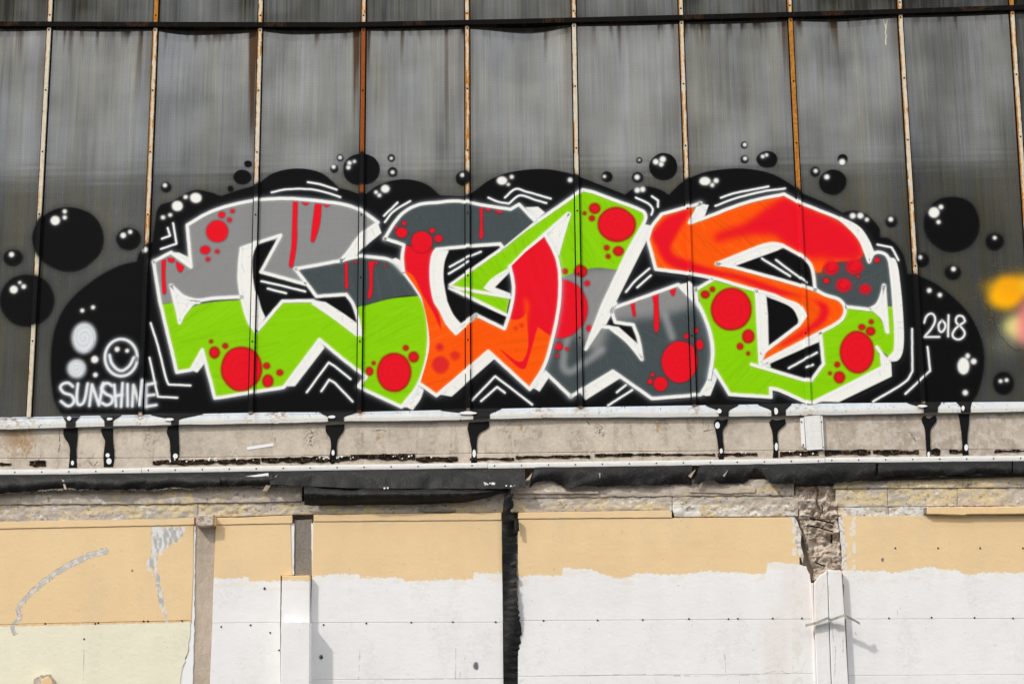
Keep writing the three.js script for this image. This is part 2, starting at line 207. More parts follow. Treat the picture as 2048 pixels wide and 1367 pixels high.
const LETTERS = {
  first: {
    label: 'light grey topped letter with green lower half at the left of the lettering',
    hull: 'A 85,785 265,690 470,840 430,410 640,290s 830,220s 1140,155s 1500,140s 1880,175s C 110,205s 250,255s 350,318s 440,385 250,530s 130,690s 60,775 240,735s 400,740s 560,770s 680,870s 800,1020s 900,1180s D 935,170s 960,350s 955,560s 915,750s 845,930s 680,1140 290,965 235,940 315,840 0,580 B 1785,455 1420,945 715,1045 590,560 470,765 325,780 150,60',
    fills: [
      ['grey', 'A 85,785 265,690 470,840 430,410 640,290s 830,220s 1140,155s 1500,140s 1880,175s C 110,205s 250,255s 350,318s 440,385 250,530s 130,690s 60,775 A 1540,860 1640,1010 1180,900 1390,515 1000,640 970,800s 960,950s 1000,1145 700,1165s 540,1190s 400,1150s 330,1090s 265,1030 300,1180 B 290,78 188,92 150,60', 0.1],
      ['green', 'B 165,95 188,92 290,76 320,200 355,285 385,215s 470,130s 600,85s 800,60s 990,50 1010,130s 1070,300s 1140,378 1405,80 1715,75 D 240,415 280,415 235,130 300,105s 540,40s 860,5 D 935,170s 960,350s 955,560s 915,750s 845,930s 680,1140 290,965 235,940 315,840 0,580 B 1785,455 1420,945 715,1045 590,560 470,765 325,780', 0.35],
      ['dark', 'A 1540,860 C 0,790 60,775 240,745s 400,745s 560,775s 680,870s 800,1020s 868,1130 D 700,12s 540,42s 235,128 180,30 C 120,1110 A 1760,1140', 0.2],
    ],
    holes: ['A 1165,600 1345,560 1190,885 1640,1015 1750,1145 B 1735,30 1405,50 1235,228 1185,130s 1160,20s A 1115,950s 1110,750s', 'A 1760,1150 C 115,1140 175,1200s D 225,285 0,130 B 1850,75 1735,35', 'B 375,68 470,95 400,160'],
    blocks: ['A 1000,640 1165,590 1112,720s 1105,900s 1130,1080s B 1160,20s 1190,130s 1232,228 1140,380 1070,300s 1010,130s A 965,1000s 960,900s', 'B 1785,455 1840,540 1535,935 1430,935', 'B 585,555 618,690 535,795 465,770', 'B 1720,55 1850,70 D 100,195 228,288 285,425 240,412 B 1700,92', 'C 440,385 478,492 330,615s 215,728 60,775 130,690s 250,530s', 'A 265,690 345,690 450,740 470,845', 'A 265,1030 330,1100s 400,1150s 540,1190 500,1229 B 400,165 380,210 355,285 300,70', 'D 865,910 912,968 880,1060s 795,1182 735,1150 680,1150 800,1000s'],
    lines: ['A 85,785 265,690 470,840 430,410 640,290s 830,220s 1140,155s 1500,140s 1880,175s C 110,205s 250,255s 350,318s 440,385 250,530s 130,690s 60,775 A 1540,860', 'A 85,785 B 150,60 325,790 470,765 585,560 715,1055 1420,945 1785,455 D 0,590 318,840 240,940 680,1145 845,930s 915,750s 955,560s 960,350s 935,170s C 900,1180s 800,1020s 680,870s 560,770s 400,740s 240,735s 60,775', 'A 1000,640 1390,515 1185,890 1640,1015', 'A 1540,860 1755,1140 C 115,1120 180,1210s D 235,240s 272,415', 'B 1140,375 1405,62 1720,60 D 235,415', 'A 265,1030 330,1090s 400,1145s 540,1180s 700,1160s 995,1145', 'B 470,105s 385,215s 355,285 A 265,1030', 'B 370,60 550,75', 'A 985,650 968,800s 965,1000s B 1010,110s 1070,290s 1140,378'],
    dots: [['A', 737, 475, 113, 110, 'p'], ['A', 785, 305, 33, 32, 'p'], ['A', 895, 267, 22, 20, 'p'], ['A', 863, 357, 23, 22, 'p'], ['A', 615, 665, 50, 42, 'p'], ['A', 738, 680, 22, 20, 'p'], ['A', 643, 760, 22, 21, 'p'], ['B', 985, 760, 205, 228, 'g'], ['B', 710, 588, 50, 58, 'g'], ['B', 675, 474, 17, 16, 'g'], ['B', 820, 520, 26, 25, 'g'], ['B', 1244, 723, 32, 30, 'g'], ['B', 1380, 792, 32, 29, 'g'], ['B', 1256, 880, 53, 65, 'g'], ['D', 605, 790, 172, 198, 'g'], ['D', 805, 633, 50, 52, 'g'], ['D', 725, 540, 26, 25, 'g'], ['D', 395, 695, 17, 17, 'g'], ['D', 352, 780, 35, 42, 'g'], ['C', 517, 825, 9, 10, 'p'], ['C', 425, 800, 14, 16, 'p']],
    drips: ['A 1515,170 1563,170 1556,400s 1550,620s 1512,835s 1495,845s 1475,825s 1500,620s 1508,400s', 'A 1740,190 1808,195 1788,400s 1735,575s 1715,585s 1698,570s 1715,400s', 'A 1600,178 1682,182 1645,208s', 'A 1820,200 1898,205 1858,226s', 'A 168,775 212,760 205,950s 214,1100s 195,1120s 178,1100s', 'A 230,745 300,750 300,780s 268,795s 235,775s', 'A 315,780 398,830 392,850s 372,890s 350,890s 330,860s', 'C 100,795 130,795 128,930s 133,1045s 118,1066s 104,1045s', 'C 340,785 410,785 388,860s 385,1050s 372,1140s 350,1167s 333,1145s 350,1050s 350,900s', 'C 180,786 240,782 205,802s'],
  },
  third: {
    label: 'letter with a long green diagonal arm over a grey foot, right of the red letter',
    hull: 'C 1150,1040 1700,655 E 0,460 590,50 700,75s 900,150s 1210,270s 1238,330s 1205,415 1050,690 800,1220 F 700,380 790,330 880,150 890,130 E 1570,1020 1680,1060 F 1740,50s 1835,200s 1900,400s 1925,600s 1890,850s 1800,1020 1300,1065 900,780 480,1035 200,785 E 210,510 0,690 C 1800,840 1520,1060 1790,1150 D 1755,210',
    fills: [
      ['dark', 'E 215,520 440,300 590,60 1205,415 800,1220 F 890,130 E 1570,1020 1680,1060 F 1740,50s 1835,200s 1900,400s 1925,600s 1890,850s 1800,1020 1300,1065 900,780 480,1035 200,785', 0.2],
      ['grey', 'E 150,860 1050,830 950,1229 F 760,620 600,500 520,400 420,440 200,450', 0.1, 9],
      ['grey', 'F 780,130 E 1570,900 1780,1000 F 1800,80 1690,140 1500,190 1330,225s 850,275', 0.1, 9],
      ['green', 'C 1160,1040 1700,660 E 0,460 590,60 700,80s 900,155s 1205,275s 1230,330s 1200,415 960,870 700,850s 350,950 330,720 440,300 0,690 C 1800,840 1520,1060 1790,1165 D 1755,200', 0.35],
    ],
    holes: ['F 875,165 925,290 1105,315 1165,515 955,328 890,322 850,310 805,300', 'C 1780,905 1795,1110 1640,1045', 'E 382,478 345,510 355,562'],
    blocks: ['E 440,290 460,330 395,500s 330,712 215,520', 'E 1208,395 1292,415 1240,590 930,1210 F 820,290 640,560 615,545 720,280 E 800,1220 1050,690', 'C 1805,830 1600,960s 1515,1060 1600,1100s 1800,1158 1800,1110 1640,1048 1780,905', 'F 900,780 990,845 620,1078 550,990', 'F 1925,745 1972,850 1900,1032 1855,1035 1800,1020 1890,850s', 'E 1570,1020 1685,992 1755,1060 F 1760,60 1720,48', 'F 790,330 850,312 960,325 1170,510 1205,660 1185,670 1050,480s 865,335', 'E 0,228 135,222 210,285 100,372'],
    lines: ['C 1790,1150 1152,1040 1700,655 E 0,460 590,50 700,75s 900,150s 1210,270s 1238,330s 1205,415 1050,690 800,1220 F 622,555', 'C 1152,1040 D 1755,208', 'E 440,295 0,680 C 1800,835', 'F 820,290 E 930,1210', 'F 875,145 E 1570,1020 1720,1180', 'F 880,150 925,280 1110,305 1165,460s 1200,660 1050,480s 865,330 795,325', 'F 1720,40 1835,200s 1900,400s 1925,600s 1890,850s 1800,1020 1300,1060 900,780 470,1040', 'F 470,1040 195,780', 'E 455,300 395,500s 335,710'],
    dots: [['F', 360, 140, 282, 300, 'p'], ['E', 940, 405, 190, 172, 'g'], ['E', 715, 240, 55, 52, 'g'], ['E', 610, 290, 18, 16, 'g'], ['E', 685, 342, 28, 26, 'g'], ['E', 838, 643, 25, 24, 'g'], ['E', 957, 677, 53, 47, 'g'], ['E', 852, 731, 22, 21, 'g'], ['E', 407, 884, 28, 26, 'g'], ['E', 570, 885, 64, 58, 'g'], ['E', 637, 1007, 27, 27, 'p'], ['F', 345, 527, 42, 40, 'p'], ['F', 433, 553, 18, 18, 'p'], ['F', 330, 622, 17, 18, 'p'], ['F', 657, 343, 26, 30, 'p'], ['F', 1585, 685, 185, 212, 'p'], ['F', 1655, 423, 28, 26, 'p'], ['F', 1752, 365, 25, 26, 'p'], ['F', 1785, 508, 42, 52, 'p'], ['F', 1388, 910, 72, 72, 'p'], ['F', 1307, 815, 20, 20, 'p'], ['F', 1280, 885, 25, 27, 'p']],
    drips: ['E 1300,1125 1368,1105 F 1366,40s 1372,330s 1345,385s 1325,345s 1320,100s 1305,20s', 'E 1070,1200 F 1125,70 1125,140s 1135,205s 1120,225s 1105,205s 1090,120s', 'E 1478,1075 1545,1055 1535,1110s 1515,1137s 1500,1115s', 'F 1145,50 1200,38 1170,62s'],
    strands: ['F 440,430 400,600s 425,780s 600,700s 790,560', 'F 1430,200 1510,440'],
  },
  second: {
    label: 'dark grey topped letter turning red and orange, second of the lettering',
    hull: 'C 510,550 600,400s 700,285s 850,205s 1050,180s 1230,165s 1370,180s 1520,210s 1800,250 1885,200 E 100,370 0,460 C 1710,650 1690,605 1330,632s 1035,660 985,900s 1000,1080s 1030,1200s D 1080,150s 1150,290s 1240,395 1445,210 1735,345 1790,180s C 1825,1000s 1795,840 E 0,690 215,520 300,680s 345,820s 360,1000s F 345,130s 285,430s 200,720s 50,960 D 1570,575 1040,1030 870,910 960,560s 955,350s 900,80s C 870,1120s 700,870 690,740s 705,615',
    fills: [
      ['orange', 'C 700,700 1030,700 975,900s 1000,1080s 1030,1200s D 1080,150s 1150,290s 1240,395 1445,210 1735,345 1790,180s C 1825,1000s 1795,840 E 0,690 215,520 300,680s 345,820s 360,1000s F 345,130s 285,430s 200,720s 50,960 D 1570,575 1040,1030 870,910 960,560s 955,350s 900,80s C 870,1120s 700,870', 0.3],
      ['red', 'E 0,690 215,520 300,680s 345,820s 360,1000s F 345,130s 265,425 130,325 D 1955,740s 1930,760s 1870,735s 1685,555 1930,665s 1965,170 1930,220s 1850,255s 1770,230 1790,180s C 1825,1000s 1795,840', 0.12],
      ['red', 'C 712,618 1032,655 985,780s 970,900s 985,1080s 1020,1229 D 1065,200s 1088,360 1000,170s C 900,1130s 800,930s 712,870', 0.12],
      ['orange', 'F -10,0 5,200 15,420 40,100', 0.1, 4],
      ['dark', 'C 510,550 600,400s 700,285s 850,205s 1050,180s 1230,165s 1370,180s 1520,210s 1800,250 1885,200 2048,370 1720,640 1690,605 1330,632s 1035,660 712,615', 0.2],
    ],
    holes: ['C 1170,672 1330,655 1690,640 1158,1005 1155,1075 D 1330,50 1755,225 1728,315 1445,195 1300,300 1215,190s 1150,20s C 1120,980s 1125,800s'],
    blocks: ['C 1040,660 1168,670 1122,800s 1115,980s 1150,1180s D 1150,60s 1215,200s 1305,308 1240,395 1150,290s 1080,150s C 1030,1200s 985,900s 1000,760s', 'D 1570,578 1645,645 1195,1042 1075,1020 1040,1030', 'F 55,975 185,782 250,840 150,992 90,955', 'C 620,745 690,780 705,890 560,770'],
    lines: ['C 510,550 600,400s 700,285s 850,205s 1050,180s 1230,165s 1370,180s 1520,210s 1800,250 1885,200 2045,365', 'C 510,550 705,615 688,740s 700,880', 'C 1715,640 1690,605 1330,632s 1040,660 1000,730s 985,900s 1000,1080s 1030,1200s D 1080,150s 1150,290s 1240,395 1445,205 1735,345 1790,180s 1825,0s C 1825,1000s 1790,835', 'E 210,515 300,680s 345,820s 360,1000s F 345,130s 285,430s 200,720s 50,965 D 1570,578 1040,1030 870,910', 'D 1300,305 1445,205'],
    dots: [['C', 890, 585, 110, 108, 'p'], ['C', 683, 490, 60, 53, 'p'], ['C', 708, 393, 22, 22, 'p'], ['C', 625, 435, 14, 15, 'p'], ['C', 995, 470, 28, 26, 'p'], ['C', 1060, 550, 42, 36, 'p'], ['D', 1080, 715, 85, 85, 'd'], ['D', 1230, 620, 45, 44, 'd'], ['D', 1072, 533, 38, 37, 'd'], ['D', 1850, 340, 20, 18, 'd'], ['D', 1910, 310, 20, 20, 'd']],
    drips: ['C 1483,230 1515,230 1512,400s 1518,500s 1508,548s 1493,553s 1479,543s 1488,400s', 'C 1535,240 1600,245 1568,272s', 'C 1620,255 1712,268 1705,292s 1670,288s'],
  },
  fourth: {
    label: 'orange and red letter with a green base at the right of the lettering',
    hull: 'E 1258,560 1300,430s 1400,300 1790,190 1885,205 1840,330 G 150,240s 400,160s 710,95 850,175 1050,260s 1300,345s 1480,450s 1580,560s 1635,690 1690,690s 1770,725s 1850,760s 1900,1000s H 1935,300s 1930,560s 1880,670s 1800,690 1812,838 1100,1100 1000,1110 575,955 570,1045 150,1015 0,770 F 1925,740 1930,600s 1900,400s 1830,200s E 1745,1060 1920,970 1700,910s 1340,865',
    fills: [
      ['green', 'E 1750,1060 1920,975 G 420,1085 H 455,700 900,868 985,878 1112,708 1085,385 1290,260s 1340,120 1590,150 1680,220s 1765,385 1760,115 1825,115 1850,560s 1785,640 1660,535 1720,740 1000,1100 575,955 570,1045 150,1015 0,770 F 1925,740 1930,600s 1900,400s 1830,200s', 0.3],
      ['dark', 'G 1000,790 1550,690 1585,795 1625,715s 1690,700s 1770,750s 1830,1229 H 1825,117 1760,117 1740,-10 1690,60s 1590,145 1345,120 1280,50s 1130,0 G 1035,1075', 0.2],
      ['orange', 'E 1265,560 1310,430s 1400,310 1740,225 1690,395 G 0,310 150,250s 400,175s 710,110 870,195 1300,385s 1460,540s 1500,740s 1250,790s 1120,830s 1080,900s 1030,890 980,830s 890,735s 710,640 640,590s 560,600s 20,810 180,840 700,985s 1035,1080 H 1130,0 1280,60s 1335,150s 1290,260s 1090,380 480,685 480,610 860,310 920,215s 860,110s 560,0 G 420,1085 0,960 E 1700,915s 1345,865', 0.55],
      ['red', 'G 710,115 870,200 1300,390s 1460,545s 1505,740s 1250,770s 1000,780 900,720s 700,600 620,520s 300,520s 0,590 0,500 300,400s 500,260s', 0.1, 7],
      ['red', 'E 1290,500 1450,330 1640,255 1700,280 1560,500s 1500,680s 1700,790s G 0,870s 300,940s 700,1080s H 1000,50s 1150,110s 1150,230s 1050,330s 700,520 650,510 880,380s 1060,230s 1070,120s 950,40s G 600,1110s 200,960s E 1700,900s 1450,800s 1350,640s', 0.1, 4],
      ['orange', 'G 985,790 1130,740 1110,860s 1040,900', 0, 12],
    ],
    holes: ['G 190,835 710,655 890,745s 970,840s 1012,1055 700,970', 'H 530,20 700,80s 790,140s 852,250 850,305 555,522', 'H 575,700 1065,490 1100,705 990,850 920,848 575,745', 'H 1740,85 1750,232 1715,160'],
    blocks: ['E 1800,190 1885,205 1840,330 1690,400 1680,380 1745,290', 'G 18,810 300,700s 560,600s 650,592 725,630 640,675 190,838', 'G 412,1075 525,1110 H 545,200 552,535 480,690 455,715', 'H 480,690 565,690 570,745 455,725', 'H 1088,380 1070,480 560,705 490,690', 'G 1280,320 1480,425s 1580,560s 1637,690 1610,720 1590,800 1565,795 1480,575s 1290,375', 'G 1775,745 1850,760s 1900,1000s H 1935,300s 1930,560s 1880,670s 1795,685 1775,650 1845,570s 1840,300s', 'G 1725,1030 1745,1040 H 1760,110 1778,385 1745,390 1700,250s 1590,150 1640,120s 1695,40s', 'H 1720,740 1705,600 1660,532 1790,668 1808,700 1815,835 1270,1098 1100,1092 1000,1112 990,1085', 'H 525,0 700,50s 860,110s 930,215 870,310 545,545 552,520 852,300 850,245s 780,130s 530,20'],
    lines: ['E 1800,190 1400,300 1300,430s 1258,560 1340,865 1700,912s G 0,958 415,1080s 600,1130s H 700,50s 860,115s 925,215 860,310 480,600', 'E 1795,190 1685,395 G 0,300 150,240s 400,160s 710,95 850,175 1050,255s 1300,365s 1480,550s 1580,790 1625,705s 1690,690s 1765,730s 1800,850s H 1835,100s 1850,560s 1785,650', 'G 20,810 180,838 700,980s 1040,1080 H 1130,0s 1280,55s 1335,150s 1290,260s 1088,380 490,690', 'G 20,810 300,695s 560,605s 690,620 890,735s 985,830s 1028,1075', 'H 375,712 900,868 985,878 1112,705 1080,390', 'E 1745,1075 1920,972', 'E 1745,1060 F 1760,60 1830,200s 1900,400s 1925,600s 1890,850s', 'H 0,770 150,1018 575,1045 570,955 660,975s 920,1090s 1000,1110 1720,740 1705,600 1660,535', 'H 1345,122 1590,150', 'H 465,710 G 425,1085', 'G 1730,1030 1700,1150s H 1660,100s 1600,140', 'G 1735,1035 H 1770,385'],
    dots: [['M', 335, 580, 117, 123, 'g'], ['M', 183, 495, 24, 21, 'g'], ['M', 225, 465, 14, 14, 'g'], ['M', 435, 740, 34, 38, 'g'], ['M', 387, 798, 17, 18, 'g'], ['M', 434, 840, 9, 10, 'g'], ['H', 1455, 585, 172, 210, 'g'], ['H', 1593, 372, 45, 42, 'g'], ['H', 1504, 330, 33, 28, 'g'], ['H', 1600, 275, 22, 21, 'g'], ['H', 1253, 713, 26, 26, 'g'], ['H', 1178, 802, 15, 15, 'g'], ['H', 1275, 843, 54, 58, 'g'], ['G', 1190, 850, 80, 75, 's'], ['G', 1430, 840, 90, 80, 's'], ['G', 1317, 1027, 80, 72, 's'], ['G', 1540, 1068, 58, 53, 's'], ['G', 1140, 983, 30, 28, 'p'], ['G', 1660, 770, 28, 26, 'p'], ['G', 1465, 938, 18, 17, 'p']],
    drips: [],
  },
};
const ORDER = ['first', 'third', 'second', 'fourth'];
function dotPts(d) { const [cx, cy] = at(d[0], d[1], d[2]), k = TILES[d[0]][2]; return ellipsePts(cx, cy, d[3] / k, d[4] / k, d[3] / k > 12 ? 40 : 18, 0.08, d[1]); }
function spread(pts, by) { const cx = pts.reduce((s, p) => s + p[0], 0) / pts.length, cy = pts.reduce((s, p) => s + p[1], 0) / pts.length; return pts.map(([x, y]) => { const d = Math.hypot(x - cx, y - cy) || 1; return [x + (x - cx) / d * by, y + (y - cy) / d * by]; }); }

function newCanvas(w, h) { const c = document.createElement('canvas'); c.width = w; c.height = h; return c; }
function pathOn(ctx, pts, sheet, close = true) { ctx.beginPath(); pts.forEach(([x, y], i) => { const [wx, wy] = W(x, y), cx = (wx - X0) * SC, cy = (sheet.top - wy) * SC; i ? ctx.lineTo(cx, cy) : ctx.moveTo(cx, cy); }); if (close) ctx.closePath(); }
const PX = SC / 301;                                                 // canvas pixels in one photograph pixel
function spray(ctx, pts, colour, soft = 1, sheet = FRONT) { ctx.filter = soft ? `blur(${(soft * PX).toFixed(2)}px)` : 'none'; ctx.fillStyle = colour; pathOn(ctx, pts, sheet); ctx.fill(); ctx.filter = 'none'; }
function stroke(ctx, pts, colour, w, soft = 0.6, sheet = FRONT, alpha = 1) { ctx.filter = soft ? `blur(${(soft * PX).toFixed(2)}px)` : 'none'; ctx.globalAlpha = alpha; ctx.strokeStyle = colour; ctx.lineWidth = w * PX; ctx.lineCap = ctx.lineJoin = 'round'; pathOn(ctx, pts, sheet, false); ctx.stroke(); ctx.filter = 'none'; ctx.globalAlpha = 1; }
function scribble(ctx, pts, amount, seed) { // back and forth can strokes inside a fill
  if (!amount) return; const r = rng(seed), xs = pts.map((p) => p[0]), ys = pts.map((p) => p[1]), x0 = Math.min(...xs), x1 = Math.max(...xs), y0 = Math.min(...ys), y1 = Math.max(...ys);
  ctx.save(); pathOn(ctx, pts, FRONT); ctx.clip();
  const n = Math.round((x1 - x0) * (y1 - y0) / 900);
  for (let i = 0; i < n; i++) {
    const x = lerp(x0, x1, r()), y = lerp(y0, y1, r()), a = (seed % 3 ? -0.35 : 0.9) + 1.6 * (fbm(x / 150 + seed, y / 150, 2) - 0.5), l = 20 + 50 * r(), dx = Math.cos(a) * l, dy = Math.sin(a) * l, b = (r() - 0.5) * 8;
    stroke(ctx, [[x - dx, y - dy], [x + b, y - b], [x + dx, y + dy]], r() < 0.6 ? '#1a1a00' : '#ffffff', 2 + 5 * r(), 0, FRONT, amount * (0.03 + 0.09 * r()));
  }
  ctx.restore();
}
function swirl(ctx, d, colour, alpha, seed) { const [cx, cy] = at(d[0], d[1], d[2]), k = TILES[d[0]][2], rx = d[3] / k, ry = d[4] / k, r = rng(seed); if (rx < 8) return; const pts = []; for (let i = 0; i < 70; i++) { const t = i / 69, a = t * 17 + seed; pts.push([cx + rx * 0.86 * t * Math.cos(a) * (0.95 + 0.1 * r()), cy + ry * 0.86 * t * Math.sin(a)]); } stroke(ctx, pts, colour, 1.8, 1.1, FRONT, alpha); }
function glint(ctx, pts) { spray(ctx, spread(pts, 1.5), 'rgba(225,232,240,0.35)', 4); spray(ctx, pts, C_.white, 1.6); }

function drawMural(ctx) {
  spray(ctx, spread(BACKING, 1), 'rgba(14,14,16,0.55)', 6); spray(ctx, BACKING, C_.black, 1.6);
  BUBBLES.forEach(([x, y, rx, ry, hi], i) => { const e = ellipsePts(x, y, rx, ry, 48, 0.1, i); spray(ctx, spread(e, 1.5), 'rgba(14,14,16,0.6)', Math.min(7, rx * 0.34)); spray(ctx, e, C_.black, 1.7); for (const [dx, dy, r] of hi) glint(ctx, ellipsePts(x + dx, y + dy, r * 0.92, r * 0.9, 20)); });
  for (const g of GLINTS) { const p = dotPts(g); if (g[5]) { spray(ctx, p, 'rgba(228,232,235,0.92)', 3.5); swirl(ctx, g, '#fff', 0.6, 2); swirl(ctx, g, '#444', 0.2, 3); } else glint(ctx, p); }
  ORDER.forEach((key, k) => {
    const L = LETTERS[key], blocks = L.blocks.map((b) => trace(b, true)), lines = L.lines.map((l) => trace(l)), hull = trace(L.hull, true);
    for (const b of blocks) spray(ctx, b, 'rgba(200,212,225,0.4)', 8);
    for (const l of lines) stroke(ctx, l, 'rgb(205,218,230)', 12, 6, FRONT, 0.5);
    if (key === 'third') { spray(ctx, trace(L.fills[0][1], true), C_.dark, 1); }
    L.fills.forEach(([c, s, amount, soft], i) => { const p = trace(s, true); ctx.save(); pathOn(ctx, hull, FRONT); ctx.clip(); spray(ctx, p, C_[c], soft ?? 1); ctx.restore(); scribble(ctx, p, amount, 11 * k + i + 1); });
    ctx.save(); pathOn(ctx, hull, FRONT); ctx.clip();
    for (const s of L.strands ?? []) stroke(ctx, trace(s), '#9a9b9a', 15, 4, FRONT, 0.75);
    for (const d of L.dots) {
      const p = dotPts(d), small = d[3] / TILES[d[0]][2] < 7;
      if (d[5] === 'g') { spray(ctx, spread(p, 1), C_.deep, 1.8); spray(ctx, spread(p, small ? -2.4 : -2.8), C_.red, 1); swirl(ctx, d, C_.deep, 0.24, d[1]); }
      else if (d[5] === 's') { spray(ctx, p, C_.red, 3); const c = spread(p, -6.5); stroke(ctx, c.slice(0, 28), '#5a1513', 2.5, 1.5, FRONT, 0.5); spray(ctx, spread(p, -8), C_.red, 1.5); }
      else if (d[5] === 'd') { spray(ctx, p, '#d5202a', 2.6); swirl(ctx, d, C_.orange, 0.3, d[1]); }
      else { spray(ctx, spread(p, 1), 'rgba(90,15,15,0.5)', 2.5); spray(ctx, p, C_.red, 1); swirl(ctx, d, C_.deep, 0.2, d[1]); }
    }
    for (const s of L.drips) { const p = trace(s, true); spray(ctx, spread(p, 0.8), 'rgba(90,15,15,0.5)', 1.6); spray(ctx, p, C_.red, 0.6); }
    ctx.restore();
    for (const h of L.holes) { const p = trace(h, true); spray(ctx, p, C_.black, 1); }
    for (const b of blocks) { spray(ctx, b, C_.white, 1); ctx.save(); pathOn(ctx, b, FRONT); ctx.clip(); const r = rng(31 + b.length), xs = b.map((p) => p[0]), ys = b.map((p) => p[1]); for (let i = 0; i < 10; i++) { const x = lerp(Math.min(...xs), Math.max(...xs), r()), y = lerp(Math.min(...ys), Math.max(...ys), r()), q = b[0], e = b[1], a = Math.atan2(e[1] - q[1], e[0] - q[0]) + (r() < 0.5 ? 1.5 : 0), l = 6 + 16 * r(); stroke(ctx, [[x, y], [x + Math.cos(a) * l, y + Math.sin(a) * l]], '#8794a4', 1 + 2 * r(), 0, FRONT, 0.2); } ctx.restore(); }
    for (const l of lines) { stroke(ctx, l, 'rgb(215,222,230)', 9, 2.4, FRONT, 0.6); stroke(ctx, ragged(l, 0.6, 4, k, false), C_.white, 7.2, 0.7); }
  });
  ACCENTS.forEach((a, i) => { const p = trace(a); stroke(ctx, p, 'rgb(190,205,225)', 7, 3, FRONT, 0.55); stroke(ctx, ragged(p, 0.5, 4, i, false), C_.white, 4.6, 0.6); });
  for (const p of [...TAG_STROKES.map((s) => trace(s)), ...FACE_LINES]) { stroke(ctx, p, 'rgb(205,215,228)', 11, 4, FRONT, 0.55); stroke(ctx, p, '#e6e7e6', 6.2, 1.3); }
  for (const e of FACE_EYES) glint(ctx, dotPts(e));
  for (const s of YEAR_STROKES) { const p = trace(s); stroke(ctx, p, 'rgb(205,215,228)', 8, 3, FRONT, 0.5); stroke(ctx, p, C_.white, 4.4, 0.7); }
  // a neighbouring piece in yellow and pink, sprayed loosely
  for (const [x, y, rx, ry, c, s] of [[2008, 588, 34, 30, 'rgba(252,178,10,1)', 9], [2026, 580, 26, 24, 'rgba(255,170,0,1)', 8], [2030, 570, 40, 20, 'rgba(235,160,20,0.8)', 12], [1978, 572, 18, 10, 'rgba(225,160,20,0.5)', 10], [2034, 655, 26, 24, 'rgba(245,236,140,0.9)', 11], [2058, 640, 24, 50, 'rgba(240,130,135,0.95)', 12], [2066, 570, 20, 20, 'rgba(245,225,90,0.9)', 10], [2010, 690, 30, 22, 'rgba(205,205,160,0.25)', 16]]) spray(ctx, ellipsePts(x, y, rx, ry, 30, 0.5, x), c, s * 0.95);
  { const r = rng(91), cols = ['rgba(245,170,20,0.8)', 'rgba(238,190,60,0.7)', 'rgba(240,140,140,0.8)', 'rgba(230,225,150,0.7)']; for (let i = 0; i < 420; i++) { const a = r() * 6.283, d = Math.pow(r(), 0.7) * 75, x = 2020 + Math.cos(a) * d, y = 612 + Math.sin(a) * d * 1.25, q = y > 640 ? (x > 2035 ? 2 : 3) : r() < 0.7 ? 0 : 1; ctx.fillStyle = cols[q]; const [wx, wy] = W(x, y), z = 0.4 + 0.6 * r(); ctx.fillRect((wx - X0) * SC, (FRONT.top - wy) * SC, z, z); } }
}
const M_ENDS = MULLIONS.map(([a, b]) => [W(...a), W(...b)]), mAt = (k, y) => { const [a, b] = M_ENDS[k]; return lerp(b[0], a[0], (y - b[1]) / (a[1] - b[1])); };
function pixelsOn(canvas, sheet, f) { const ctx = canvas.getContext('2d'), im = ctx.getImageData(0, 0, canvas.width, canvas.height), d = im.data; for (let j = 0; j < canvas.height; j++) for (let i = 0; i < canvas.width; i++) { const o = (j * canvas.width + i) * 4, c = f(X0 + (i + 0.5) / SC, sheet.top - (j + 0.5) / SC, [d[o], d[o + 1], d[o + 2]]); d[o] = c[0]; d[o + 1] = c[1]; d[o + 2] = c[2]; d[o + 3] = 255; } ctx.putImageData(im, 0, 0); return ctx; }
function textureOf(canvas) { const t = new THREE.CanvasTexture(canvas); t.colorSpace = THREE.SRGBColorSpace; t.anisotropy = 8; return t; }

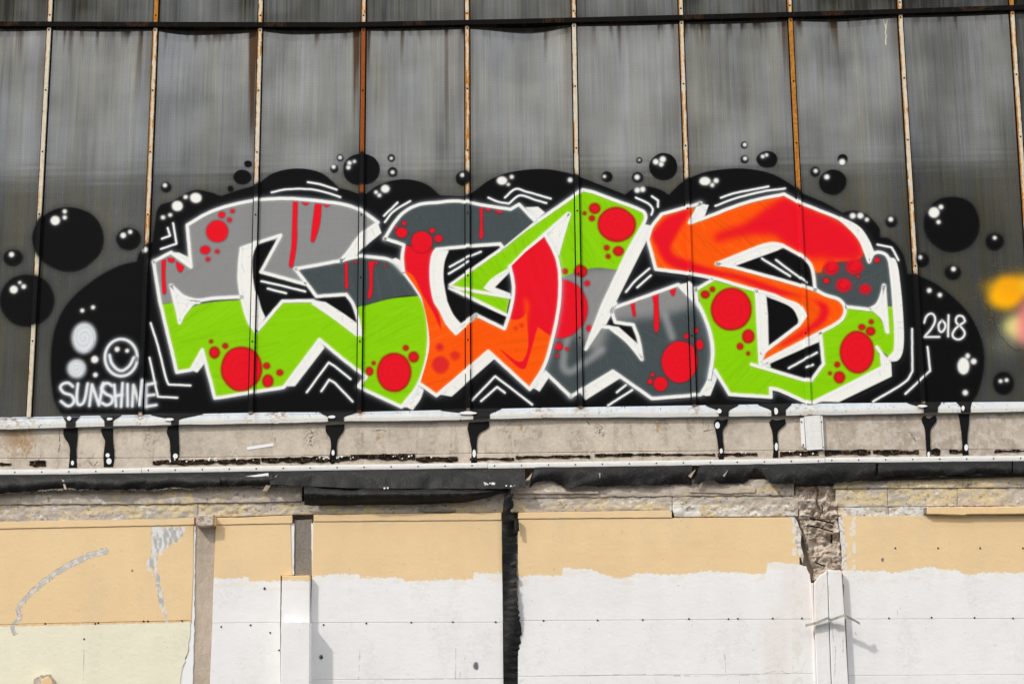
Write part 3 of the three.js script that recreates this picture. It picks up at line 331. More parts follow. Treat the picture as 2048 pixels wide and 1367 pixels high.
let shineMap; const muralCanvas = newCanvas(FRONT.w, FRONT.h), glassCanvas = newCanvas(FRONT.w, FRONT.h), capCanvas = newCanvas(FRONT.w, FRONT.h);
const TRANSOM = [[-200, 51.5], [0, 51.3], [350, 52.5], [700, 53], [1030, 46.5], [1380, 38], [1700, 29.5], [2048, 18], [2250, 12]];
const railY = Array.from({ length: 401 }, (_, i) => { const p = toPixel(-5 + i * 0.025, W(1024, 45)[1]); return W(p[0], along(TRANSOM, p[0]))[1]; });
const transomY = (x) => { const t = clamp((x + 5) / 0.025, 0, 399.99), i = Math.floor(t); return lerp(railY[i], railY[i + 1], t - i); };
{
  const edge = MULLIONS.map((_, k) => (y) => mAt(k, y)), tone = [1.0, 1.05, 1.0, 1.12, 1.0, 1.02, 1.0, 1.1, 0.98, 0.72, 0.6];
  const SPILLS = [[0, 0.72, 0.05, 0.5, 0.8], [0, 0.9, 0.03, 0.3, 0.6], [1, 0.2, 0.035, 0.55, 0.8], [1, 0.86, 0.04, 0.9, 0.75], [2, 0.93, 0.045, 1.15, 1.25], [3, 0.93, 0.05, 1.0, 1.1], [4, 0.8, 0.03, 1.15, 0.7], [4, 0.04, 0.05, 0.6, 0.7], [5, 0.2, 0.03, 0.4, 0.5], [7, 0.94, 0.04, 0.7, 0.5], [8, 0.05, 0.05, 0.5, 0.5]];
  const shine = new Uint8Array(FRONT.w * FRONT.h * 4);
  let cell = 0, ctx = pixelsOn(glassCanvas, FRONT, (x, y) => {
    let k = 0; while (k < 10 && x > edge[k](y)) k++;
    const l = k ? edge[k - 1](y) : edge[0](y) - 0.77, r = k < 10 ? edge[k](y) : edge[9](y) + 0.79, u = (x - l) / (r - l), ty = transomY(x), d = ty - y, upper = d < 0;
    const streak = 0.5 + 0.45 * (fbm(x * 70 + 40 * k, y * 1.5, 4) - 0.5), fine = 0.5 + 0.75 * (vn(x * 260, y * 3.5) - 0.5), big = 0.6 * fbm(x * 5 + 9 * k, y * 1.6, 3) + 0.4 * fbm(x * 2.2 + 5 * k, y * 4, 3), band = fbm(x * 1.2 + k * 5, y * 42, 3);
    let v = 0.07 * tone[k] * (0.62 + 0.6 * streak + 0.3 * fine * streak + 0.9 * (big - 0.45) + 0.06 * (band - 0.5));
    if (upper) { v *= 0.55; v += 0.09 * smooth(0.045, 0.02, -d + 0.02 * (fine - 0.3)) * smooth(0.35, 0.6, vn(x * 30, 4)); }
    const chalk = upper ? 0 : smooth(0.42, 0.75, vn(x * 22 + 70 * k, 0.6)) * smooth(0.35, 0.7, streak) * smooth(1.0 + 0.5 * vn(x * 50, 3), 0.15, d) * (k === 9 || k === 6 ? 0.25 : 1);  // less chalk on two panes paints a darker reflection into their tops
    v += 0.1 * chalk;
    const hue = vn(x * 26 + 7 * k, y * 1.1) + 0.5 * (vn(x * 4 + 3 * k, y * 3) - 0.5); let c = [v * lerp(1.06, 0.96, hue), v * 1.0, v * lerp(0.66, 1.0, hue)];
    // rust water runs that start at the rail and beside the bars
    const runs = smooth(0.45, 0.85, vn(x * 34 + 13 * k, 8.5)) * smooth(0.42 * vn(x * 61, 2.2) * vn(x * 19, 7) + 0.09, 0.0, d) * (upper ? 0 : 1), side = upper || k === 9 ? 0 : (k === 2 ? 1 : 0.55) * smooth(0.88, 0.935, u + 0.025 * (fine - 0.5)) * smooth(1.02, 0.955, u) * smooth(1.3, 0.3, d + 0.4 * vn(x * 90, 5)) * smooth(0.25, 0.6, streak + 0.2);
    let spill = 0; if (!upper) for (const [sk, su, sw, sl, sa] of SPILLS) if (sk === k) spill = Math.max(spill, sa * smooth(sw, sw * 0.25, Math.abs(u - su + 0.012 * (fbm(x * 30, y * 5, 2) - 0.5)) + 0.3 * sw * (fine - 0.4)) * smooth(sl, sl * 0.35, d + 0.25 * vn(x * 120, 3)) * (0.5 + 0.5 * streak));
    const rust = clamp(0.75 * runs + 0.5 * side + spill); c = [lerp(c[0], 0.085, rust), lerp(c[1], 0.05, rust), lerp(c[2], 0.03, rust)];
    const scratch = vn(x * 400, y * 7 + k) > 0.985 ? 0.05 : 0; c = c.map((q) => q + scratch * (fine > 0.6 ? 1 : 0));
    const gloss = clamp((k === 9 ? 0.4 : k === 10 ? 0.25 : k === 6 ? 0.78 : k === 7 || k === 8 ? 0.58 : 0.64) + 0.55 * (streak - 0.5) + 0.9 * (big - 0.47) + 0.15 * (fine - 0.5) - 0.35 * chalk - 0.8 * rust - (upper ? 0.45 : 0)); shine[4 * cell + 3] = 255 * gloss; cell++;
    return c.map(enc);
  });
  shineMap = new THREE.DataTexture(shine, FRONT.w, FRONT.h); shineMap.flipY = true; shineMap.magFilter = shineMap.minFilter = THREE.LinearFilter; shineMap.needsUpdate = true;
  // torn white tape at the top of the ninth pane
  stroke(ctx, ragged(trace('S 1228,115 1240,160 1243,260'), 2, 3, 4, false), '#cfc7a0', 2.2, 0.5); stroke(ctx, ragged(trace('S 1250,115 1240,160'), 1, 3, 5, false), '#cfc7a0', 2.2, 0.5);
  drawMural(muralCanvas.getContext('2d')); ctx.drawImage(muralCanvas, 0, 0);
  // the reinforcing mesh cast into the sheets shows through grime and paint
  const P = 0.01235;
  pixelsOn(glassCanvas, FRONT, (x, y, c) => { const g = 1 - 0.08 * (Math.cos(2 * Math.PI * x / P) + 0.9 * Math.cos(2 * Math.PI * y / P)), n = 0.94 + 0.12 * vn(x * 300, y * 300); const top = Math.max(c[0], c[1], c[2]), a = top > 170 ? 0.22 : top > 120 ? 0.4 : 1; return c.map((v) => clamp(v * lerp(1, g * n, a) + 1.5 * (n - 1) * 10, 0, 255)); });
  // bars: flaking cream paint over rust
  const rusty = [0.1, 0.35, 0.25, 1, 0.45, 0.2, 0.3, 0.85, 0.3, 0.35], rustyTop = [0.15, 0.95, 0.3, 0.4, 0.4, 0.35, 0.35, 0.4, 0.4, 0.8];
  ctx = pixelsOn(capCanvas, FRONT, (x, y) => {
    let k = 0, best = 9; for (let i = 0; i < 10; i++) { const d = Math.abs(x - edge[i](y)); if (d < best) { best = d; k = i; } }
    if (best > 0.022) return [0, 0, 0];
    const u = (x - edge[k](y)) / 0.014, up = y > transomY(x), how = up ? rustyTop[k] : rusty[k], n = fbm(x * 160, y * 22, 4), m = fbm(x * 30, y * 3 + k * 7, 3);
    const t = smooth(0.52, 0.62, n * 0.5 + m * 0.35 + 0.2 * Math.abs(u) + (how - 0.4) * 0.75 + (u < -0.55 ? 0.12 : 0)), dk = fbm(x * 90, y * 60, 3);
    const cream = [0.56 + 0.16 * n, 0.49 + 0.13 * n, 0.37 + 0.1 * n], r = [0.34 + 0.2 * dk, 0.12 + 0.11 * dk, 0.012 + 0.03 * dk], b = k === 3 ? [0.28, 0.07, 0.01] : r;
    return [0, 1, 2].map((i) => enc(lerp(cream[i], how > 0.8 ? b[i] : r[i], t) * (0.8 + 0.35 * dk)));
  });
  ctx.drawImage(muralCanvas, 0, 0);
}
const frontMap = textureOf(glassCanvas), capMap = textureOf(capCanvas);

// ------------------------------------------------------------------ paint, render and dirt of the wall below the glazing
const BARLINE = [[-200, 946.5], [0, 944], [340, 940], [680, 935], [1030, 930], [1380, 924.5], [1700, 920], [2048, 916.5], [2250, 914]];   // middle of the drilled bar
const SEAM = [[-200, 917], [340, 914.5], [700, 909], [1348, 901], [2048, 898], [2250, 897]];
const SILL_LOW = [[-200, 862], [22, 858], [300, 850], [556, 846], [700, 841.5], [900, 840], [1083, 835], [1348, 833.5], [1460, 833], [1613, 830], [1800, 826.5], [2048, 823], [2250, 821]];
const WHITE_TOP = [[380, 1153], [497, 1153.5], [498, 1162], [562, 1160], [627, 1150], [680, 1147], [718, 1148], [720, 1156], [793, 1154], [817, 1162], [851, 1161], [892, 1157], [946, 1158], [948, 1146], [1005, 1147], [1039, 1151], [1124, 1149], [1126, 1133], [1175, 1136], [1217, 1153], [1268, 1152], [1272, 1146], [1363, 1147], [1409, 1141], [1485, 1147], [1532, 1146], [1536, 1123], [1584, 1127], [1640, 1129], [1690, 1139], [1751, 1144], [1785, 1146], [1860, 1135], [1905, 1139], [1929, 1147], [2048, 1144], [2250, 1144]];
const YELLOW = [0.79, 0.57, 0.31], WHITE = [0.82, 0.805, 0.79], CREAM = [0.8, 0.755, 0.575], CEMENT = [0.37, 0.345, 0.315];
const ARC = trace('I 632,350 500,390s 380,450s 260,530s 160,620s 105,690s 115,740s 70,800s 85,838'), RUN = trace('I 905,225 900,400s 925,560s 975,770'), PATCH = trace('I 885,255 905,215 1085,212 1060,290 1000,310 960,350 930,380 900,330', true);
function nearLine(pts, x, y) { let best = 1e9, t0 = 0; for (let i = 0; i < pts.length - 1; i++) { const [ax, ay] = pts[i], [bx, by] = pts[i + 1], l = (bx - ax) ** 2 + (by - ay) ** 2 || 1, t = clamp(((x - ax) * (bx - ax) + (y - ay) * (by - ay)) / l), d = Math.hypot(ax + t * (bx - ax) - x, ay + t * (by - ay) - y); if (d < best) { best = d; t0 = (i + t) / (pts.length - 1); } } return [best, t0]; }
function inside(pts, x, y) { let c = false; for (let i = 0, j = pts.length - 1; i < pts.length; j = i++) if ((pts[i][1] > y) !== (pts[j][1] > y) && x < (pts[j][0] - pts[i][0]) * (y - pts[i][1]) / (pts[j][1] - pts[i][1]) + pts[i][0]) c = !c; return c; }
const mix3 = (a, b, t) => [lerp(a[0], b[0], t), lerp(a[1], b[1], t), lerp(a[2], b[2], t)];
const MARKS = ['V 1372,238 1395,262 1415,298', 'T 520,418 545,450 570,418', 'U 195,238 255,230 272,242', 'T 345,230 348,330 340,360', 'V 175,240 225,232', 'U 1445,180 1460,200'].map((q) => trace(q));
const CRACKS = ["X 678,925 675,1105", "X 703,1065 700,1100", "Y 298,955 305,1065", "X 115,930 108,1110", "I 490,930 484,1110", "Y 520,1075 620,1050 660,1072 740,1060 770,1000", "X 240,1108 950,1100", "Y 0,1085 260,1085 500,1078", "Y 900,490 905,620 903,650", "Y 920,800 930,880 942,930 936,1100", "Y 986,860 985,950", "Y 1060,830 1070,850", "X 1150,1085 1500,1083 1700,1075 2040,1082", "Y 1310,700 1310,760"].map((s) => trace(s));
const baseCanvas = newCanvas(BASE.w, BASE.h);
{
  const joints = [22, 556, 1083, 1613];
  pixelsOn(baseCanvas, BASE, (x, y) => {
    const [px, py] = toPixel(x, y, 0.02), f = fbm(x * 70, y * 70, 4), g = fbm(x * 14, y * 14, 4), h = fbm(x * 3.2, y * 3.2, 3), grain = vn(x * 330, y * 330);
    let c;
    if (py < along(SILL_LOW, px) + 3) {                              // zinc flashing
      const v = 0.5 + 0.1 * (g - 0.5) + 0.06 * (f - 0.5) + 0.1 * (fbm(x * 40, y * 5, 3) - 0.5); c = [v * 0.93, v * 0.99, v * 1.05];
      let near = 99; for (const j of joints) near = Math.min(near, Math.abs(px - j)); for (const m of MULLIONS) near = Math.min(near, Math.abs(px - m[1][0]) + 10);
      const rust = smooth(34, 4, near) * smooth(0.45, 0.62, fbm(x * 45, y * 60, 4)); c = mix3(c, [0.24, 0.12, 0.05], 0.85 * rust);
      const low = py > along(SILL_LOW, px) - 11 ? 1 : 0; if (low) c = mix3(c, [0.55, 0.5, 0.42], 0.75 * smooth(0.3, 0.5, f));
      c = mix3(c, [0.04, 0.035, 0.03], smooth(0.74, 0.8, fbm(x * 95, y * 95, 3)) * smooth(0.55, 0.65, g));
    } else if (py < along(BARLINE, px) + 5) {                         // concrete band
      const v = 0.475 + 0.12 * (h - 0.5) + 0.2 * (g - 0.5) + 0.16 * (f - 0.5) + 0.06 * (grain - 0.5), right = smooth(1600, 1680, px);
      c = [v * lerp(1.15, 0.98, right), v * lerp(0.97, 0.81, right), v * lerp(0.77, 0.64, right)];
      c = mix3(c, [0.6, 0.56, 0.5], 0.5 * smooth(0.52, 0.6, fbm(x * 32 + 60, y * 32, 4)) * (0.4 + 0.6 * right));
      const crust = smooth(0.5, 0.62, fbm(x * 15 + 40, y * 9, 4) + 0.11 * Math.max(0, 1 - (py - along(SILL_LOW, px)) / 20)) * smooth(0.47, 0.6, f); c = mix3(c, [0.17, 0.13, 0.1], 0.42 * crust * smooth(0.4, 0.65, fbm(x * 6, y * 5, 3)));
      const rot = smooth(0.57, 0.66, fbm(x * 11 + 3, y * 6, 4)) * smooth(0.4, 0.55, f); c = mix3(c, [0.27, 0.21, 0.15], 0.4 * rot);
      for (const [rx, ry, s] of [[30, 865, 34], [1315, 852, 9], [757, 873, 9], [52, 880, 26], [1042, 852, 8], [550, 880, 5]]) { const d = Math.hypot(px - rx, (py - ry) * 0.55); c = mix3(c, [0.34, 0.19, 0.07], 0.7 * smooth(s, s * 0.2, d + s * (f - 0.45) * 1.6)); }
      for (const [rx, ry, s] of [[620, 875, 22], [1200, 862, 18], [1410, 848, 10]]) { const d = Math.hypot(px - rx, (py - ry) * 0.6); c = mix3(c, [0.1, 0.085, 0.07], smooth(s, 0, d) * smooth(0.53, 0.6, fbm(x * 120, y * 120, 3))); }
      for (const q of MARKS) { const [d] = nearLine(q, px, py); if (d < 1.1 + 0.8 * (f - 0.5)) c = mix3(c, [0.05, 0.045, 0.04], 0.8 * smooth(0.35, 0.5, vn(px / 3, py / 3))); }
      c = mix3(c, [0.22, 0.18, 0.14], 0.4 * smooth(0.63, 0.73, fbm(x * 26 + 8, y * 3.5, 4)) * smooth(0.42, 0.6, f));
    } else if (py < along([[0, 1042], [330, 1037], [388, 1033], [600, 1027], [1000, 1023], [1340, 1019], [1346, 1033], [1600, 1031], [2048, 1030]], px) + 1) { // bare masonry with leftovers of paint
      const v = 0.47 + 0.14 * (f - 0.5) + 0.16 * (g - 0.5) + 0.06 * (grain - 0.5), low = py > 1008 ? 1 : 0, east = px > 1640 ? 1 : 0; c = [v * 1.05, v * 0.9, v * 0.745];
      const yel = smooth(0.46, 0.58, 0.62 * fbm(x * 7, y * 13, 4) + 0.38 * fbm(x * 34, y * 40, 4) + (east ? (low ? -0.06 : 0.06) : low ? 0.01 : -0.12)); c = mix3(c, [0.68, 0.53, 0.27], 0.75 * yel * smooth(0.28, 0.45, f));
      const wh = smooth(0.47, 0.57, 0.5 * fbm(x * 9 + 90, y * 16, 4) + 0.5 * fbm(x * 40, y * 50, 4) + (px > 1340 && low ? 0.05 : -0.16)); c = mix3(c, [0.72, 0.69, 0.64], 0.85 * wh);
      c = mix3(c, [0.16, 0.125, 0.095], 0.75 * smooth(0.64, 0.74, fbm(x * 48, y * 80, 4)) * smooth(0.4, 0.55, g));
    } else {                                                          // painted boards
      const edge = 9 * (fbm(px / 7, py / 2.2, 3) - 0.5) + 8 * (fbm(px / 40, 3, 3) - 0.5);
      const boxed = px > 560 && px < 623 ? 1161 + edge * 0.3 : along(WHITE_TOP, px);
      if (px < 392) { const b = lerp(1252, 1243, px / 385); c = py < b + edge * 0.12 ? YELLOW.slice() : CREAM.slice(); if (Math.abs(py - b + 1.5) < 2.5 && f > 0.42) c = mix3(c, [0.72, 0.42, 0.18], 0.6); } else c = py < boxed + edge ? YELLOW.slice() : WHITE.slice();
      const thin = py > boxed + edge && py < boxed + 20 && fbm(px / 22, py / 9, 3) > 0.6 && px > 392; if (thin) c = mix3(c, YELLOW, 0.18);
      const k = 0.975 + 0.06 * (h - 0.5) + 0.05 * (g - 0.5) + 0.03 * (grain - 0.5) + 0.05 * (fbm(x * 10, y * 1.3, 3) - 0.5); c = c.map((q) => q * k);
      if (px > 1440 && py > boxed) c = mix3(c, [0.78, 0.715, 0.67], 0.7 * smooth(0.42, 0.62, fbm(x * 5, y * 1.6, 3)) * smooth(1440, 1560, px) * smooth(1720, 1690, px));
      c = mix3(c, [0.5, 0.47, 0.42], 0.14 * smooth(0.58, 0.7, fbm(x * 7 + 3, y * 2.4, 4)) * smooth(0.4, 0.6, f));
      c = mix3(c, [0.36, 0.32, 0.27], 0.5 * smooth(0.885, 0.92, fbm(x * 60 + 5, y * 60, 2)));
      if (px < 392) {                                                 // torn strips where cables were fixed
        const [d, t] = nearLine(ARC, px, py), w = t < 0.004 ? 0 : lerp(5.2, 2.6, t), [d2, t2] = nearLine(RUN, px, py), rr = 6 * (fbm(px / 3.5, py / 3.5, 3) - 0.5);
        if (d + rr < w) c = mix3([0.5, 0.46, 0.42], [0.66, 0.63, 0.58], smooth(0.4, 0.64, fbm(px / 9, py / 9, 3) + 0.06 * (d - 2))); else if (d + rr < w + 1.2) c = [0.36, 0.33, 0.29];
        if (d2 + rr * 1.6 < lerp(5.5, 3, t2) || (inside(PATCH, px + rr * 2, py + rr * 2)) || (Math.hypot(px - 300, (py - 1128) * 0.5) + rr * 2 < 6) || (Math.abs(px - 317 - (py - 1195) * 0.3) + rr < 2.2 && py > 1188 && py < 1226)) c = mix3([0.42, 0.4, 0.38], [0.7, 0.68, 0.66], smooth(0.4, 0.62, fbm(px / 5, py / 12, 3)));
      }
      if (px > 1584 && px < 1606 && fbm(px / 7, py / 9, 3) > 0.56 || px > 1688 && px < 1712 && py < 1142 && fbm(px / 7, py / 11, 3) > 0.57) c = mix3(c, [0.74, 0.7, 0.64], 0.85);
      for (const [dx, dy, s] of [[952, 1331, 7], [642, 1314, 4.5], [1766, 1119, 4], [264, 1140, 2], [529, 1176, 3.4]]) { const d = Math.hypot(px - dx, (py - dy) * 0.7) + 3 * (f - 0.5); c = mix3(c, [0.05, 0.055, 0.07], 0.9 * smooth(s, s * 0.55, d)); }
      for (const q of CRACKS) { const [d] = nearLine(q, px, py); if (d < 0.75) c = mix3(c, [0.34, 0.3, 0.26], 0.55 * smooth(0.3, 0.5, fbm(px / 9, py / 9, 2))); }
    }
    return c.map(enc);
  });
}
const baseMap = textureOf(baseCanvas);
const noiseRough = tiled(256, (x, y) => { const v = 0.75 + 0.3 * (fbm(x / 14, y / 14, 4) - 0.5); return [v, v, v]; }, false);
const plasterBump = tiled(512, (x, y) => { const v = 0.55 * fbm(x / 60, y / 26, 4) + 0.3 * fbm(x / 7, y / 5, 3) + 0.15 * vn(x / 2, y / 2); return [v, v, v]; }, false); plasterBump.repeat.set(3.2, 1);
const rippleBump = tiled(512, (x, y) => { const v = 0.7 * fbm(x / 260, y / 24, 2) + 0.3 * fbm(x / 90, y / 90, 2); return [v, v, v]; }, false); rippleBump.repeat.set(4, 3);
const M = {
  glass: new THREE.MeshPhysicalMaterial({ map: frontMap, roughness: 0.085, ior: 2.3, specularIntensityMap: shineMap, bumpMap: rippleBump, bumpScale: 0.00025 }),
  paint: new THREE.MeshPhysicalMaterial({ map: frontMap, roughness: 0.6, ior: 1.45, specularIntensity: 0.14, bumpMap: rippleBump, bumpScale: 0.001 }),
  cap: new THREE.MeshPhysicalMaterial({ map: capMap, roughness: 0.75, specularIntensity: 0.25 }),
  black: new THREE.MeshPhysicalMaterial({ color: new THREE.Color(0.006, 0.0055, 0.005), roughness: 0.85, specularIntensity: 0.15 }),
  rail: new THREE.MeshPhysicalMaterial({ map: tiled(128, (x, y) => { const r = smooth(0.6, 0.72, fbm(x / 9, y / 30, 3)); return mix3([0.006, 0.0055, 0.005], [0.035, 0.016, 0.008], r); }), roughness: 0.85, specularIntensity: 0.15 }),
  screw: new THREE.MeshPhysicalMaterial({ color: new THREE.Color(0.014, 0.011, 0.009), roughness: 0.8, specularIntensity: 0.3 }),
  zinc: new THREE.MeshStandardMaterial({ map: baseMap, roughness: 0.55, metalness: 0.0 }),
  base: new THREE.MeshStandardMaterial({ map: baseMap, roughness: 0.88, roughnessMap: noiseRough, bumpMap: plasterBump, bumpScale: 0.0028 }),
  stone: new THREE.MeshStandardMaterial({ map: baseMap, roughness: 0.95, bumpMap: plasterBump, bumpScale: 0.008 }),
  cement: new THREE.MeshStandardMaterial({ map: tiled(512, (x, y) => { const f = fbm(x / 5, y / 5, 4), g = fbm(x / 60 + 9, y / 120, 4), v = 0.78 + 0.24 * (f - 0.5) + 0.4 * (g - 0.5); return [0.62 * v, 0.505 * v, 0.395 * v]; }), roughness: 0.95, bumpMap: plasterBump, bumpScale: 0.008 }),
  slate: new THREE.MeshStandardMaterial({ map: tiled(256, (x, y) => { const v = 0.8 + 0.5 * (fbm(x / 5, y / 5, 4) - 0.5); return [0.27 * v, 0.235 * v, 0.195 * v]; }), roughness: 0.95 }),
  rubble: new THREE.MeshStandardMaterial({ map: tiled(512, (x, y) => { const f = fbm(x / 9, y / 9, 4), g = fbm(x / 40 + 4, y / 40, 4), v = 0.72 + 0.5 * (f - 0.4), r = smooth(0.44, 0.6, g); return mix3(mix3([0.6 * v, 0.47 * v, 0.36 * v], [0.74 * v, 0.64 * v, 0.54 * v], r), [0.16, 0.11, 0.08], 0.6 * smooth(0.58, 0.68, fbm(x / 16 + 8, y / 12, 4))); }), roughness: 1 }),
  felt: new THREE.MeshPhysicalMaterial({ map: tiled(512, (x, y) => { const f = fbm(x / 26, y / 12, 5), d = smooth(0.55, 0.72, fbm(x / 5, y / 5, 4)) * smooth(0.45, 0.6, fbm(x / 60, y / 40 + 9, 3)), v = 0.004 + 0.011 * f; return mix3([v, v * 0.96, v * 0.93], [0.1, 0.09, 0.08], 0.5 * d); }), roughness: 0.45, ior: 1.5, specularIntensity: 0.4, bumpMap: plasterBump, bumpScale: 0.004 }),
  drip: new THREE.MeshPhysicalMaterial({ color: new THREE.Color(0.004, 0.0038, 0.004), roughness: 0.5, specularIntensity: 0.3 }),
  hem: new THREE.MeshStandardMaterial({ map: tiled(256, (x, y) => mix3([0.012, 0.011, 0.01], [0.3, 0.26, 0.22], smooth(0.44, 0.6, fbm(x / 10, y / 3, 4)))), roughness: 0.9 }),
  hemlight: new THREE.MeshStandardMaterial({ map: tiled(128, (x, y) => mix3([0.72, 0.68, 0.62], [0.46, 0.4, 0.33], smooth(0.45, 0.62, fbm(x / 7, y / 7, 4)))), roughness: 0.95 }),
  bitumen: new THREE.MeshPhysicalMaterial({ map: tiled(128, (x, y) => mix3([0.006, 0.005, 0.005], [0.13, 0.07, 0.035], smooth(0.55, 0.68, fbm(x / 5, y / 5, 3)))), roughness: 0.9, specularIntensity: 0.2 }),
  white: new THREE.MeshStandardMaterial({ color: new THREE.Color(0.82, 0.82, 0.81), roughness: 0.55 }),
  bar: new THREE.MeshStandardMaterial({ map: tiled(256, (x, y) => { const v = 0.78 + 0.16 * (fbm(x / 30, y / 6, 3) - 0.5), r = smooth(0.62, 0.74, fbm(x / 12 + 40, y / 5, 4)); return mix3([v, v * 0.985, v * 0.95], [0.4, 0.29, 0.18], 0.6 * r); }), roughness: 0.5, metalness: 0.0 }),
  batten: new THREE.MeshStandardMaterial({ color: new THREE.Color(0.78, 0.55, 0.28), roughness: 0.85, bumpMap: plasterBump, bumpScale: 0.004 }),
  strip: new THREE.MeshStandardMaterial({ map: tiled(128, (x, y) => { const v = 0.2 + 0.25 * (fbm(x / 6, y / 6, 4) - 0.5); return [v * 0.95, v, v * 0.82]; }), roughness: 0.6, metalness: 0.2 }),
  asphalt: new THREE.MeshStandardMaterial({ map: tiled(512, (x, y) => { const v = 0.12 + 0.06 * (fbm(x / 3, y / 3, 3) - 0.5) + 0.05 * (fbm(x / 80, y / 80, 3) - 0.5); return [v, v * 0.98, v * 0.94]; }), roughness: 0.95 }),
};
M.bitumen.map.repeat.set(6, 6); M.hem.map.repeat.set(4, 4); M.hemlight.map.repeat.set(5, 5);
for (const k of ['cement', 'slate', 'rubble', 'felt', 'bar', 'strip', 'rail']) { M[k].map.repeat.set(k === 'bar' ? 1 : 2, k === 'bar' ? 20 : 2); }

// ------------------------------------------------------------------ the setting: yard and the long building across it that the panes mirror
{
  const g = new THREE.PlaneGeometry(500, 500); g.rotateX(-Math.PI / 2); const uv = g.attributes.uv; for (let i = 0; i < uv.count; i++) uv.setXY(i, uv.getX(i) * 120, uv.getY(i) * 120);
  const y = shadowed(new THREE.Mesh(g, M.asphalt)); y.name = 'ground'; y.userData.kind = 'structure'; scene.add(y);
  const hall = thing('factory_hall', 'long brown factory hall across the yard, seen only mirrored in the glazing', 'building');
  const mBrick = new THREE.MeshStandardMaterial({ color: new THREE.Color(0.06, 0.058, 0.06), roughness: 0.9 }), mPale = new THREE.MeshStandardMaterial({ color: new THREE.Color(0.55, 0.52, 0.45), roughness: 0.8 }), mDark = new THREE.MeshStandardMaterial({ color: new THREE.Color(0.03, 0.032, 0.035), roughness: 0.4 });
  const box = (w, h, d, x, yy, z) => { const q = new THREE.BoxGeometry(w, h, d); q.translate(x, yy, z); return q; };
  part('wall', box(70, 15.3, 12, 0, 7.65, 34), mBrick, hall);
  for (const [y0, h, m, dz] of [[15.3, 0.28, mPale, 0.2], [15.58, 0.22, mDark, 0.05], [15.8, 0.16, mPale, 0.25], [15.96, 0.22, mBrick, 0.1], [16.18, 0.14, mPale, 0.16], [16.32, 0.2, mDark, 0.06]]) part('cornice_band', box(70 + dz, h, 12 + dz * 2, 0, y0 + h / 2, 34), m, hall);
  part('roof', box(71, 0.12, 13, 0, 16.58, 34), mDark, hall);
  for (let i = 0; i < 12; i++) for (let j = 0; j < 3; j++) { const w = part('window', box(2.6, 2.2, 0.12, -30 + i * 5.45, 3 + j * 4.2, 27.98), mDark, hall); part('sill', box(2.8, 0.12, 0.3, -30 + i * 5.45, 1.82 + j * 4.2, 27.9), mPale, w); }
  settle(hall);
}
